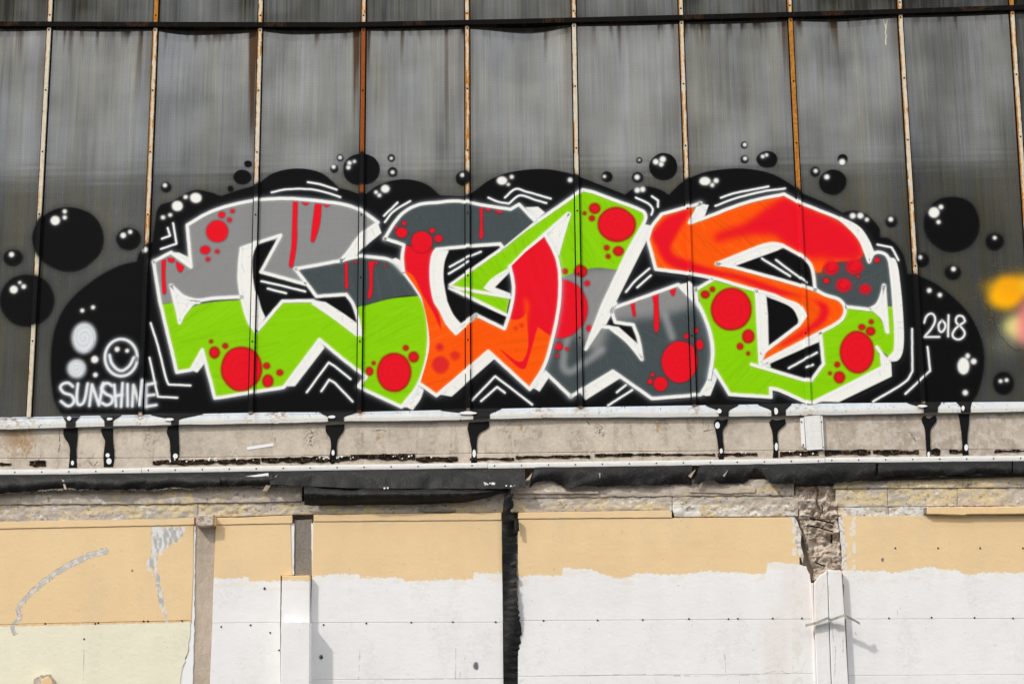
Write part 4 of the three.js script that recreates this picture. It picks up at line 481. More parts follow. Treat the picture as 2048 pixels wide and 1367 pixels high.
// ------------------------------------------------------------------ glazed front: panes, bars, rail
{
  const front = thing('glazed_wall', 'tall grimy wired glazing in rusty bars that carries the graffiti', 'window wall');
  const xs = [(y) => mAt(0, y) - 0.77, ...MULLIONS.map((_, k) => (y) => mAt(k, y)), (y) => mAt(9, y) + 0.79], R = rng(5);
  const TOP = 9.2, bottomAt = (x) => { const p = toPixel(x, 4.9)[0]; return W(p, along(SILL, p) + 4)[1]; };
  for (let k = 0; k < 11; k++) for (const upper of [0, 1]) {
    const tilt = [(R() - 0.5) * 0.0035, (R() - 0.5) * 0.003], bow = upper ? 0 : [0.01, 0.008, 0.05, 0.045, 0.008, 0.042, 0.004, 0.016, 0.014, 0.003, 0.003][k] * (0.9 + 0.2 * R()), off = R();
    const gx = (v) => 0.013, nu = 10, nv = 26;
    const f = (u, v) => {
      const xm = lerp(xs[k](7), xs[k + 1](7), u), rail = transomY(xm), y1 = upper ? TOP : rail - 0.012, y0 = upper ? rail + 0.012 : bottomAt(xm), y = lerp(y1, y0, upper ? v : Math.pow(v, 1.4)), x = lerp(xs[k](y) + 0.004, xs[k + 1](y) - 0.004, u), d = rail - y;
      const z = -bow * Math.sin(Math.PI * u) * smooth(0.5, 0.0, d) * (0.75 + 0.25 * Math.sin(5 * u + off * 6)) + (u - 0.5) * 0.77 * tilt[0] - 0.0025 * Math.sin(Math.PI * u) * smooth(1.2, 0.6, d) * (upper ? 0 : 1);
      return [x, y, Math.min(0.0012, z + (0.5 - v) * tilt[1] * 0.4) - 0.0012];
    };
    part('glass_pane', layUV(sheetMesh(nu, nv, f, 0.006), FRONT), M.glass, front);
  }
  const screwG = new THREE.CylinderGeometry(0.0058, 0.0066, 0.004, 8); screwG.rotateX(Math.PI / 2);
  const SCREWS = [32, 62, 182, 305, 430, 555, 683];                   // heights of the screws at the first bar, in photograph pixels
  for (let k = 0; k < 10; k++) {
    const x0 = mAt(k, 4.8), yb = bottomAt(x0) + 0.004, yt = TOP, rail = transomY(mAt(k, 7.8));
    const bar = part('mullion', metricUV(barBetween(mAt(k, yb), yb, mAt(k, yt), yt, 0.046, -0.03, 0.008)), M.black, front);
    for (const [a, b] of [[yb, rail - 0.021], [rail + 0.021, yt]]) part('cover_strip', layUV(barBetween(mAt(k, a), a, mAt(k, b), b, 0.0285, 0.0085, 0.024), FRONT), M.cap, bar);
    const heads = []; const base = TRANSOM.slice(1); for (const s of SCREWS) { const px0 = MULLIONS[k][0][0] + (MULLIONS[k][1][0] - MULLIONS[k][0][0]) * s / 815, dy = along(base, px0) - 51.5, [x, y] = W(px0, s + dy * (1 - 0.25 * s / 800)); const g = screwG.clone(); g.translate(mAt(k, y), y, 0.0252); heads.push(g); }
    stuff(part('screw_head', mergeGeometries(heads), M.screw, bar));
  }
  for (let i = 0; i < TRANSOM.length - 1; i++) {
    const [a, b] = [W(...TRANSOM[i]), W(...TRANSOM[i + 1])], g = new RoundedBoxGeometry(Math.hypot(b[0] - a[0], b[1] - a[1]) + 0.001, 0.04, 0.09, 1, 0.003); g.rotateZ(Math.atan2(b[1] - a[1], b[0] - a[0])); g.translate((a[0] + b[0]) / 2, (a[1] + b[1]) / 2, -0.008 + 0.0004 * (i % 2)); part('rail', metricUV(g), M.rail, front);
  }
  { const g = new THREE.BoxGeometry(9.6, 4.4, 0.1); g.translate(-0.3, 7.0, -0.14); part('backing_wall', g, M.black, front); }
  settle(front);
}
// ------------------------------------------------------------------ wall under the glazing
{
  const wall = thing('concrete_band', 'stained beige concrete band between metal sill and drilled bar', 'wall band');
  const top = [[-230, 840], [2300, 806]], seam = (o) => SEAM.map(([x, y]) => [x, y + o]), low = BARLINE.map(([x, y]) => [x, y + 4]).reverse();
  part('upper_band', slab([[-200, 838], [2250, 805], ...seam(-0.4).reverse()], -0.2, 0.02, BASE), M.base, wall);
  part('lower_band', slab([...seam(0.6), ...low], -0.2, 0.026, BASE, 0.004), M.base, wall);
  const rem = (pts, w, seed) => slab(ragged([...pts.map(([x, y], i) => [x, y - w * (0.35 + 0.5 * hash(i, seed))]), ...pts.map(([x, y], i) => [x, y + w * (0.35 + 0.5 * hash(i + 50, seed))]).reverse()], 2.6, 3, seed), 0.026, 0.031);
  const line = (a, b, n, seed, off = 0) => Array.from({ length: n + 1 }, (_, i) => { const x = lerp(a, b, i / n); return [x, along(SEAM, x) + 8 + off + 2 * (hash(i, seed) - 0.5)]; });
  for (const [a, b, w, s, off] of [[0, 22, 4, 1, 4], [58, 90, 8, 2, 2], [305, 520, 7, 3, 2], [522, 700, 9, 4, 0], [701, 830, 10, 5, -3], [832, 915, 8, 6, 3], [940, 1028, 3.4, 7, 4], [1032, 1180, 4, 8, 1], [1190, 1322, 4, 9, -1], [1324, 1430, 3.6, 10, 0], [1435, 1515, 4.5, 11, 0], [1560, 1638, 8, 12, -1], [1650, 1742, 8, 13, -3], [1746, 1838, 8, 14, -3], [1862, 1880, 9, 15, -4], [1900, 1926, 6, 16, -4], [1990, 2100, 4, 17, -5]])
    part('bitumen_remnant', rem(line(a, b, Math.max(3, Math.round((b - a) / 14)), s, off), w, s), M.bitumen, wall);
  { const bits = [], R = rng(77); for (const [a, b, n] of [[340, 530, 13], [610, 690, 12], [700, 900, 9], [1450, 1500, 3], [1560, 1640, 4]]) for (let i = 0; i < n; i++) { const x = lerp(a, b, R()), [wx, wy] = W(x, along(SEAM, x) + 8 + (R() - 0.5) * 6), g = new THREE.IcosahedronGeometry(0.004 + 0.006 * R(), 0); g.translate(wx, wy, 0.031); g.deleteAttribute('uv'); bits.push(g); } stuff(part('gravel_bits', mergeGeometries(bits), M.white, wall)); }
  settle(wall);
}
{
  const wall = thing('painted_wall', 'patched lower wall of yellow, white and cream boards under bare masonry', 'wall');
  // masonry course: rough faced blocks
  const block = (x0, x1, top, bot, seed, rough = 0.008, z = 0.006) => { const g = sheetMesh(Math.max(6, Math.round((x1 - x0) / 4)), 14, (u, v) => { const px = lerp(x0, x1, u), py = lerp(along(top, px), along(bot, px), v), e = Math.min(u, 1 - u) * (x1 - x0), ev = Math.min(v, 1 - v); const zz = z + rough * 2 * (fbm(px / 11 + seed, py / 7, 4) - 0.5) - (e < 1.2 ? 0.0025 : 0) - (ev < 0.02 ? 0.002 : 0); return [...W(px, py, 0), zz]; }, 0.05); return layUV(g, BASE); };
  const T1 = [[-200, 974], [700, 968], [1100, 962], [1640, 958], [2250, 950]], T2 = [[-200, 1046], [0, 1043], [388, 1034.5], [600, 1028], [1003, 1024], [1345, 1019], [1346, 1033], [1600, 1031.5], [2250, 1029]], MID = [[1640, 1013], [2250, 1009]], UP = [[1640, 977], [2250, 973]];
  const LEDGE = [[-200, 1010], [290, 1008], [600, 1003], [1010, 996], [1340, 992], [1640, 990]];
  part('plaster_ledge', block(-200, 604, T1, ragged(LEDGE, 1.4, 9, 6, false), 1, 0.003, 0.02), M.stone, wall); part('plaster_ledge', block(1012, 1588, T1, ragged(LEDGE, 2, 7, 8, false), 5, 0.004, 0.016), M.stone, wall);
  part('masonry_course', block(-200, 395, LEDGE, T2, 2, 0.008, 0.008), M.stone, wall); part('masonry_course', block(396, 1010, LEDGE.map(([x, y]) => [x, x > 600 ? y - 30 : y]), T2, 3, 0.008, 0.006), M.stone, wall);
  part('masonry_course', block(1011, 1344, LEDGE, T2, 4, 0.008, 0.006), M.stone, wall); part('masonry_course', block(1345, 1596, LEDGE, T2, 7, 0.009, 0.006), M.stone, wall);
  for (const [a, b, s] of [[1668, 1800.6, 10], [1801, 1925.6, 11], [1926, 2061.5, 12], [2062, 2250, 13]]) part('masonry_block', block(a, b, T1, UP, s, 0.006, 0.012), M.stone, wall);
  for (const [a, b, s] of [[1672, 1775.4, 14], [1776.4, 1914.5, 15], [1915.5, 2250, 16]]) part('masonry_block', block(a, b, UP.map(([x, y]) => [x, y + 1]), MID, s, 0.007, 0.004), M.stone, wall);
  for (const [a, b, s] of [[1676, 1777.5, 17], [1778.3, 1860.5, 18], [1861.2, 2250, 19]]) part('masonry_block', block(a, b, MID.map(([x, y]) => [x, y + 1]), [[1640, 1031], [2250, 1028]], s, 0.006, 0.0), M.stone, wall);
  // boards (outline in photograph pixels), each with its own edges
  const B = (name, pts, z1, label, mat = M.base) => part(name, slab(pts, -0.02, z1, BASE, 0.0025), mat, wall, label);
  B('board', [[-220, 1062], [387, 1049.5], [386, 1150], [382, 1240.2], [-220, 1252.8]], 0.018, 'yellow board with torn grey cable tracks');
  B('board', [[-220, 1253], ...ragged([[382, 1240.6], [376, 1300], [362, 1345], [358, 1400]], 3, 6, 3, false), [-220, 1400]], 0.0178, 'pale cream board');
  B('board_lip', ragged([[-220, 1047], [388, 1034.5], [388, 1049], [-220, 1061.6]], 0.7, 8, 4), 0.024);
  B('board', [[431, 1049.5], [581, 1046.5], [584, 1150], [561, 1151], [560, 1243.85], [424, 1245.4]], 0.018);
  B('board', [[424, 1245.6], [560, 1244], [561, 1400], [418, 1400]], 0.0178);
  B('board_lip', ragged([[432, 1035], [482, 1034], [584, 1029.5], [584, 1046], [432, 1049]], 0.7, 8, 5), 0.024);
  B('board', [...ragged([[626, 1043], [1004, 1040]], 0.5, 9, 9, false), [1006, 1243.5], [621, 1244.5]], 0.018);
  B('board', [[621, 1244.7], [1006, 1243.7], [1007, 1356.5], [621, 1358.8]], 0.0178); B('board', [[621, 1359], [1007, 1356.7], [1008, 1400], [621, 1400]], 0.0182);
  B('board_lip', ragged([[627, 1028.5], [1003, 1024.5], [1003, 1039.5], [627, 1042.5]], 0.6, 8, 6), 0.024);
  B('board', [[1036, 1037.5], ...ragged([[1588, 1033.5], [1596, 1060], [1594, 1085], [1602, 1110], [1600, 1127], [1614, 1132], [1622, 1160], [1626, 1237.3]], 3, 6, 12, false), [1036, 1240.4]], 0.018);
  B('board', [[1036, 1240.6], [1626, 1237.6], [1631, 1346.5], [1036, 1352.5]], 0.0178); B('board', [[1036, 1352.7], [1631, 1346.7], [1634, 1400], [1036, 1400]], 0.0182);
  B('board_lip', ragged([[1036, 1024], [1344, 1019.5], [1344, 1034.5], [1036, 1037]], 0.6, 8, 7), 0.024);
  B('board', [...ragged([[1683, 1032], [1682, 1060], [1688, 1110], [1686, 1140], [1690, 1237.5]], 2, 6, 14, false).reverse(), [1684, 1030.8], [2250, 1028.5], [2250, 1235.5]].slice(0), 0.018);
  B('board', [[1692, 1237.7], [2250, 1235.7], [2250, 1347.5], [1697, 1350.5]], 0.0178); B('board', [[1697, 1350.7], [2250, 1347.7], [2250, 1400], [1699, 1400]], 0.0182);
  // cement strips left where pilasters were torn off
  part('cement_strip', slab(ragged([[388, 1049], [431, 1049], [428, 1150], [424, 1245], [418, 1400], [381, 1400], [384, 1250]], 1.4, 7, 21), -0.06, 0.006), M.cement, wall, 'bare brown cement strip');
  part('plaster_edge', slab(ragged([[384, 1052], [391, 1050], [388, 1250], [384, 1400], [354, 1400], [362, 1345], [377, 1300], [381, 1200]], 2, 5, 22), -0.05, 0.0125), M.white, wall);
  part('cement_strip', slab([[588, 1040], [624, 1038], [624, 1150], [588, 1150]], -0.06, 0.002), M.slate, wall, 'dark grey cement patch');
  part('plaster_edge', slab(ragged([[580, 1047], [588, 1046], [587, 1149], [582, 1149]], 0.9, 5, 23), -0.05, 0.012), M.white, wall);
  part('plaster_edge', slab(ragged([[622, 1046], [628, 1046], [629, 1149], [624, 1149]], 0.9, 5, 24), -0.05, 0.0125), M.white, wall);
  part('plaster_edge', slab(ragged([[1580, 1033.5], [1591, 1034], [1603, 1062], [1602, 1088], [1608, 1112], [1606, 1126], [1598, 1108], [1590, 1080], [1592, 1058]], 1.6, 5, 25), -0.05, 0.0192), M.hemlight, wall);
  part('plaster_edge', slab(ragged([[1678, 1033], [1686, 1032], [1690, 1070], [1694, 1130], [1685, 1138], [1684, 1100], [1680, 1060]], 1.4, 5, 26), -0.05, 0.0192), M.hemlight, wall);
  // broken pier core
  { const outline = (v) => [lerp(1586, 1626, smooth(0, 1, v)) + 6 * (fbm(v * 9, 3, 3) - 0.5), lerp(1676, 1692, v)];
    const g = sheetMesh(44, 84, (u, v) => { const [a, b] = outline(v), px = lerp(a, b, u), py = lerp(972, 1172, v), e = Math.min(u, 1 - u); const lump = (q, r, o) => 1 - Math.abs(2 * fbm(px / q + o, py / r + o, 3) - 1) * 2, z = -0.036 + 0.04 * lump(38, 30, 4) + 0.016 * lump(11, 9, 9) + 0.006 * (fbm(px / 2.5, py / 2.5, 2) - 0.5) + (v < 0.3 && u < 0.5 && v > 0.14 ? 0.022 : 0) + 0.024 * smooth(0.2, 0.0, Math.hypot((u - 0.45) * 0.8, v - 0.76)) - 0.022 * smooth(0.035, 0.0, Math.abs(u - 0.53 - 0.03 * Math.sin(v * 30))) * (v < 0.33 ? 1 : 0) - 0.02 * smooth(0.02, 0, Math.abs(v - 0.335)) - (e < 0.05 ? 0.03 : 0); return [...W(px, py, 0), z]; }, 0.05);
    metricUV(g); part('pier_core', g, M.rubble, wall, 'broken brown rubble core of a pier');
    const rod = (pts, r) => { const c = new THREE.CatmullRomCurve3(pts.map(([x, y, z]) => new THREE.Vector3(...W(x, y, z), z))); return new THREE.TubeGeometry(c, 14, r, 6); };
    for (const [pts, r] of [[[[1620, 1036, 0.012], [1645, 1041, 0.02], [1668, 1046, 0.012]], 0.0055], [[[1614, 1050, 0.014], [1640, 1055, 0.016], [1666, 1063, 0.01]], 0.0045], [[[1663, 1068, 0.014], [1664, 1076, 0.018], [1663, 1086, 0.012]], 0.006], [[[1644, 1010, 0.006], [1645, 1018, 0.008], [1644, 1026, 0.006]], 0.004], [[[1631, 1124, 0.006], [1640, 1128, 0.016], [1650, 1131, 0.012]], 0.005]]) part('rusty_rod', rod(pts, r), M.rail, wall);
  }
  { const g = new THREE.BoxGeometry(11, 2.98, 0.5); g.translate(-0.3, 1.49, -0.24 + 0.0); part('lower_wall', metricUV(g), new THREE.MeshStandardMaterial({ color: new THREE.Color(0.7, 0.685, 0.66), roughness: 0.9 }), wall); }
  { const g = new THREE.BoxGeometry(11, 2.1, 0.4); g.translate(-0.3, 3.95, -0.27); part('wall_core', metricUV(g), M.cement, wall); }
  const holes = [], hg = new THREE.CylinderGeometry(0.0055, 0.0065, 0.005, 8); hg.rotateX(Math.PI / 2);
  for (const [t, list] of [['I', [[262, 780], [555, 780], [573, 776], [838, 766], [863, 766], [1063, 763], [490, 870], [1293, 798], [1465, 788], [1580, 833], [1547, 572], [1632, 935], [1893, 787], [1882, 977]]], ['X', [[153, 778], [416, 773], [660, 770], [911, 770], [1191, 762], [1508, 760], [1772, 757], [2043, 752]]], ['Y', [[88, 752], [320, 752], [375, 750], [579, 749], [750, 748], [1297, 338], [1547, 338], [1794, 338], [2044, 338], [1260, 748], [1509, 744], [1761, 745], [1986, 748]]]]) for (const [x, y] of list) { const g = hg.clone(), [wx, wy] = W(...at(t, x, y), 0.02); g.translate(wx, wy, 0.019); holes.push(g); }
  stuff(part('screw_head', mergeGeometries(holes), M.screw, wall));
  settle(wall);
}

// ------------------------------------------------------------------ the mural as painted shapes on the panes
{
  const mural = thing('graffiti_mural', 'big graffiti lettering in grey, green, red and orange on a black backing', 'graffiti');
  part('black_backing', slab(BACKING, 0.0012, 0.0022, FRONT), M.paint, mural);
  const Z = { first: 0.0024, third: 0.0044, second: 0.0064, fourth: 0.0084 };
  for (const key of ORDER) {
    const L = LETTERS[key], z = Z[key], letter = part('letter', slab(trace(L.hull, true), z, z + 0.0005, FRONT), M.paint, mural, L.label);
    for (const d of L.dots) part('red_dot', slab(dotPts(d), z + 0.0005, z + 0.0011, FRONT), M.paint, letter);
    for (const s of L.drips) part('red_drip', slab(trace(s, true), z + 0.0005, z + 0.0013, FRONT), M.paint, letter);
    for (const s of L.holes) part('black_gap', slab(trace(s, true), z + 0.0005, z + 0.0009, FRONT), M.paint, letter);
    for (const s of L.blocks) part('white_block', slab(trace(s, true), z + 0.0005, z + 0.0015, FRONT), M.paint, letter);
    for (const s of L.lines) part('white_outline', ribbon(trace(s), 7.4, z + 0.0005, z + 0.0018, FRONT), M.paint, letter);
  }
  for (const a of ACCENTS) part('accent_line', ribbon(trace(a), 5, 0.0022, 0.0032, FRONT), M.paint, mural);
  GLINTS.forEach((g) => part('white_glint', slab(dotPts(g), 0.0022, 0.003, FRONT), M.paint, mural));
  const word = (name, strokes, w, label) => { const gs = strokes.map((s, i) => ribbon(typeof s === 'string' ? trace(s) : s, w, 0.0022, 0.0034 + 0.00004 * i, FRONT)); return part(name, mergeGeometries(gs), M.paint, mural, label); };
  word('lettering', TAG_STROKES, 6.6, 'white hand lettering reading SUNSHINE'); word('year', YEAR_STROKES, 5, 'white hand lettering reading 2018');
  const face = word('smiley_face', FACE_LINES, 6.6, 'white outlined smiling face'); for (const e of FACE_EYES) part('eye', slab(dotPts(e), 0.0022, 0.0034, FRONT), M.paint, face);
  for (const [s, z] of [['T 1450,340 1595,318', 0.0205], ['T 1437,512 1565,493', 0.068]]) part('white_dash', (() => { const g = ribbon(trace(s), 6, z, z + 0.002, BASE); return g; })(), M.white, mural);
  settle(mural);
  BUBBLES.forEach(([x, y, rx, ry, hi, label], i) => {
    const g = thing('painted_bubble', label, 'graffiti bubble', 'black bubbles floating round the graffiti lettering');
    part('black_disc', slab(ellipsePts(x, y, rx, ry, 48, 0.1, i), 0.0012, 0.0022, FRONT), M.paint, g);
    for (const [dx, dy, r] of hi) part('white_highlight', slab(ellipsePts(x + dx, y + dy, r, r, 18), 0.0022, 0.003, FRONT), M.paint, g);
    settle(g);
  });
  const patch = slab(ragged(trace('P 1970,560 2000,545 2075,540 2085,700 2030,700 2000,670 1985,630 1968,600', true), 5, 6, 3), 0.0012, 0.002, FRONT);
  single('spray_patch', patch, M.paint, 'yellow and pink spray paint patch at the right edge of the glazing', 'graffiti');
}
// ------------------------------------------------------------------ metal sill: lapped lengths with a sagging front edge
const sillAt = (px, v) => { // v 0 at the glass, 0.58 fold, 0.97 lip, 1 return under it
  const t = along(SILL, px), b = along(SILL_LOW, px), wave = 1.1 * (fbm(px / 60, 5, 3) - 0.5) * 2, fold = lerp(t, b, 0.58) + wave;
  const z = v < 0.58 ? lerp(0.008, 0.044, v / 0.58) : v < 0.97 ? lerp(0.044, 0.049, (v - 0.58) / 0.39) : 0.034, y = v < 0.58 ? lerp(t, fold, v / 0.58) : lerp(fold, b + wave, Math.min(1, (v - 0.58) / 0.39));
  return [...W(px, y, z), z + 0.004 * (fbm(px / 45, 9 + v, 3) - 0.5)];
};
{
  const sill = thing('sill_flashing', 'dented grey metal sill flashing along the foot of the glazing', 'metal sill');
  const rows = [0, 0.15, 0.3, 0.45, 0.56, 0.6, 0.75, 0.9, 0.965, 1];
  [[-200, 24], [23, 557], [556, 1084], [1083, 1614], [1613, 2250]].forEach(([a, b], i) => {
    const g = sheetMesh(Math.round((b - a) / 7), rows.length - 1, (u, v) => { const px = lerp(a, b, u), p = sillAt(px, rows[Math.round(v * (rows.length - 1))]), lap = 0.0025 * smooth(24, 0, px - a) + 0.002 * (u - 0.5); return [p[0], p[1] - 0.004 * smooth(14, 0, b - px), p[2] + lap]; }, 0.0015);
    part('flashing_length', layUV(g, BASE), M.zinc, sill);
  });
  settle(sill);
}
// ------------------------------------------------------------------ black paint that ran over the sill and down the concrete
{
  const DRIPS = [
    ['T', [365, 470, 385, 440], 'T 370,225 452,222 452,260s 445,340s 450,455 400,455 405,330s 372,270s', [[422, 425, 9, 14]], [[402, 165, 12, 12]], 'black paint drip farthest left on sill and concrete'],
    ['T', [585, 710, 610, 660], 'T 590,225 660,222 660,300s 668,400s 660,450 605,450 605,370s 612,300s 592,250s', [[628, 380, 12, 12], [636, 415, 15, 18]], [[640, 168, 16, 9]], 'broad black paint drip with two white spots, second from the left'],
    ['T', [880, 1190, 1000, 1045], 'T 980,212 1042,205 1045,300s 1045,380s 1030,432s 1000,432 995,360s 990,290s 975,250s', [[1025, 385, 14, 15]], [[990, 170, 26, 8]], 'black paint drip with a hooked white dash above, under the third bar'],
    ['T', [1870, 2090, 1918, 2012], 'T 1905,205 2015,200 2010,235s 1975,290s 1968,380s 1965,415s 1945,432s 1925,412s 1935,330s 1930,280s 1905,240s', [[1948, 365, 9, 16]], [[1942, 155, 22, 9]], 'mushroom shaped black paint drip left of the orange bar'],
    ['U', [585, 945, 780, 876], 'U 745,225 755,188 872,183 870,215s 810,260s 800,330s 803,438 765,440 770,350s 755,270s', [[785, 370, 10, 23]], [[750, 132, 46, 9]], 'long black paint drip in the middle, under the dark grey and red letter'],
    ['V', [185, 380, 262, 320], 'V 235,185s 258,170 285,176s 315,168 312,195s 288,230s 292,350s 293,428 262,428 260,330s 245,240s', [[277, 355, 9, 15], [255, 205, 14, 19]], [[265, 122, 12, 14]], 'forked black paint drip with a large white glint, left of the white cover plate'],
    ['V', [490, 690, 570, 655], 'V 557,187 575,170 600,176s 650,168 655,195s 612,240s 610,330s 612,395 580,395 582,330s 575,240s', [[600, 330, 9, 23]], [[598, 122, 10, 22]], 'y shaped black paint drip directly left of the white cover plate'],
    ['V', [1365, 1565, 1462, 1545], 'V 1450,165s 1470,147 1490,166s 1530,145 1540,175s 1515,210s 1502,240s 1503,350s 1503,410 1477,410 1478,340s 1468,220s', [[1492, 375, 8, 16]], [[1455, 92, 30, 8]], 'thin forked black paint drip right of the white cover plate'],
    ['V', [1655, 1745, 1680, 1737], 'V 1668,140 1732,138 1725,220s 1718,290s 1728,380 1690,382 1688,300s 1680,220s', [[1712, 335, 11, 19]], [[1694, 105, 9, 16]], 'black paint drip farthest right on sill and concrete'],
  ];
  DRIPS.forEach(([t, [a0, b0, a1, b1], shape, spots, dashes, label], n) => {
    const g = thing('paint_drip', label, 'paint drip', 'black paint drips below the graffiti'), px = (x) => at(t, x, 0)[0];
    const f = sheetMesh(26, 24, (u, v) => { const k = Math.pow(smooth(0, 0.62, v), 0.8), l = lerp(px(a0), px(a1), k), r = lerp(px(b0), px(b1), k) , x = lerp(l, r, u) + 0.8 * (fbm(v * 5 + n, u, 2) - 0.5), p = sillAt(x, v * 0.968); return [p[0], p[1], p[2] + 0.0048]; }, 0.001);
    part('run_on_sill', metricUV(f), M.drip, g);
    part('run_on_concrete', slab(ragged(trace(shape, true), 0.7, 3, n), 0.0202, 0.0275), M.drip, g);
    for (const [x, y, rx, ry] of spots) { const k = S3, c = at(t, x, y); part('white_spot', slab(ellipsePts(c[0], c[1], rx / k, ry / k, 18), 0.0275, 0.0285), M.white, g); }
    for (const [x, y, rx, ry] of dashes) { const k = S3, c = at(t, x, y), z = 0.043 + 0.006; part('white_spot', slab(ellipsePts(c[0], c[1], rx / k, ry / k, 18, 0.5, n), z - 0.01, z + 0.006), M.white, g); }
    settle(g);
  });
}
// ------------------------------------------------------------------ drilled bar that clamps the roofing felt
{
  const bar = thing('drilled_bar', 'long pale metal bar with drilled holes clamping the black felt', 'metal bar');
  const hole = new THREE.CylinderGeometry(0.0052, 0.0052, 0.004, 8); hole.rotateX(Math.PI / 2);
  [[-200, 282], [283, 975], [976, 1650], [1651, 2250]].forEach(([a, b], i) => {
    const bits = []; let prev = null; const P = [a, ...BARLINE.map((q) => q[0]).filter((x) => x > a + 5 && x < b - 5), b];
    const g = sheetMesh(P.length * 6, 4, (u, v) => { const x = lerp(a, b, u), y = along(BARLINE, x) + (i % 2 ? -0.6 : 0.4) + lerp(-5.2, 5.2, v), z = 0.036 + (v < 0.05 || v > 0.95 ? -0.002 : 0) + 0.0015 * (fbm(x / 70, 2, 2) - 0.5); return [...W(x, y, z), z]; }, 0.006);
    const m = part('bar_length', metricUV(g), M.bar, bar); const hs = [];
    for (let x = a + 13; x < b - 6; x += 54) { const q = hole.clone(), [wx, wy] = W(x, along(BARLINE, x) + (i % 2 ? -0.6 : 0.4), 0.036); q.translate(wx, wy, 0.0358); hs.push(q); }
    stuff(part('screw_head', mergeGeometries(hs), M.screw, m));
  });
  settle(bar);
}
// ------------------------------------------------------------------ torn roofing felt under the bar
const underBar = (x) => along(BARLINE, x) + 3;
const crumple = (x, y, v, seed) => Math.max(0.022, 0.032 + 0.02 * Math.sin(v * 2.4) + 0.05 * (v + 0.1) * (fbm(x / 70 + y / 60 + seed * 3, y / 60, 2) - 0.5) + 0.03 * v * v * (fbm(x / 26 + seed, y / 40, 2) - 0.5));
function feltSheet(a, b, bottom, prof, seed, amp = 3, nv = 14) {
  return metricUV(sheetMesh(Math.max(12, Math.round((b - a) / 4)), nv, (u, v) => { const x = lerp(a, b, u), top = underBar(x), rag = amp * (2 * fbm(x / 13 + seed * 5, 1, 3) - 1), y = lerp(top, along(bottom, x) + rag, v), z = Math.max(0.022, prof(u, v, x) - 0.03 + crumple(x, y, v, seed) - 0.004); return [...W(x, y, z), z]; }, 0.003), 1.3);
}
{
  const mk = (name, label, list) => { const g = thing(name, label, 'roofing felt'); for (const [n, geo, lab] of list) part(n, geo, n === 'torn_edge' ? M.cement : lab && lab.startsWith('greyish') ? M.hem : M.felt, g, lab); return settle(g); };
  const flap = (u, v) => 0.03 + 0.03 * Math.sin(v * 2.2) , fold = (x) => [x, 0];
  const bottomL = [[-200, 985], [0, 985], [130, 977], [300, 978], [420, 972], [545, 969], [612, 968]];
  mk('roofing_felt', 'crumpled black felt hanging under the drilled bar on the left', [
    ['felt_sheet', feltSheet(-200, 440, bottomL, flap, 1)], ['felt_sheet', feltSheet(438, 545, bottomL, flap, 3)],
    ['felt_hem', metricUV(sheetMesh(170, 8, (u, v) => { const x = lerp(-200, 612, u), y0 = along(bottomL, x) + 5 * (fbm(x / 20, 4, 3) - 0.5) - 3, z = 0.04 + 0.018 * Math.sin(Math.PI * v) + 0.008 * (fbm(x / 14, v * 2, 3) - 0.5), y = y0 + lerp(0, 9, v); return [...W(x, y, z), z]; }, 0.003)), 'greyish torn lower hem'],
    ...['T 360,520 372,525 388,582 374,578', 'T 1279,500 1290,545 1276,562', 'T 1625,492 1590,545 1560,590 1535,588 1560,545'].map((q) => ['torn_edge', slab(trace(q, true), 0.03, 0.066), 'pale tear'])]);
  const rollTop = [[540, 968], [700, 973], [850, 974], [1016, 975]], rollLow = [[600, 1008], [620, 1011], [700, 1010], [850, 1008], [930, 1004], [975, 995], [1016, 982]];
  mk('roofing_felt', 'broad black felt sheet with a sagging rolled edge in the middle', [
    ['felt_sheet', feltSheet(540, 1050, [[540, 968], [700, 976], [990, 977], [1050, 975]], (u, v) => 0.03 + 0.05 * v * v, 5, 1)],
    ['rolled_edge', metricUV(sheetMesh(110, 16, (u, v) => { const x = lerp(608, 1016, u), t = along(rollTop, x), b = along(rollLow, x) + 1.2 * (fbm(x / 18, 2, 2) - 0.5), a = v * Math.PI * 1.05, bulge = 0.055 * (1 - 0.5 * smooth(0.8, 1, u)), z = 0.062 + bulge * Math.sin(a) * (0.8 + 0.4 * fbm(x / 50, 4, 3)) - 0.02 * v + 0.006 * (fbm(x / 9, v * 4, 3) - 0.5); return [...W(x, lerp(t, b, v), z), z]; }, 0.003), 1.3), 'grey worn rolled lower edge']]);
  const low2 = [[1050, 976], [1140, 974], [1200, 972], [1380, 968], [1500, 966], [1620, 967], [1752, 961]], tears = [[1080, 1108], [1440, 1462], [1500, 1545]];
  const g = thing('roofing_felt', 'ragged black felt with slits under the drilled bar, right of the hanging strip', 'roofing felt');
  const bump = (x) => -15 * smooth(42, 8, Math.abs(x - 1092)) - 8 * smooth(24, 4, Math.abs(x - 1418)) - 22 * smooth(30, 4, Math.abs(x - 1517));
  for (const [a, b, s] of [[1058, 1384, 6], [1388, 1752, 10]]) part('felt_sheet', metricUV(sheetMesh(Math.round((b - a) / 2.5), 14, (u, v) => { const x = lerp(a, b, u), lean = (1 - u) ** 8 * 12 * (1 - v), y = lerp(underBar(x), along(low2, x) + bump(x) + 3 * (2 * fbm(x / 10, s, 3) - 1), v), z = crumple(x, y, v, s); return [...W(x + lean, y, z), z]; }, 0.003), 1.3), M.felt, g);
  for (const q of ['U 1126,482 1110,525 1085,527', 'V 128,462 100,512 84,500', 'V 318,466 296,506 286,500', 'U 1514,484 1526,486 1521,518']) part('torn_edge', slab(trace(q, true), 0.03, 0.062), M.cement, g);
  settle(g);
  const low3 = [[1740, 955], [1800, 953], [1950, 949], [2060, 946], [2250, 944]];
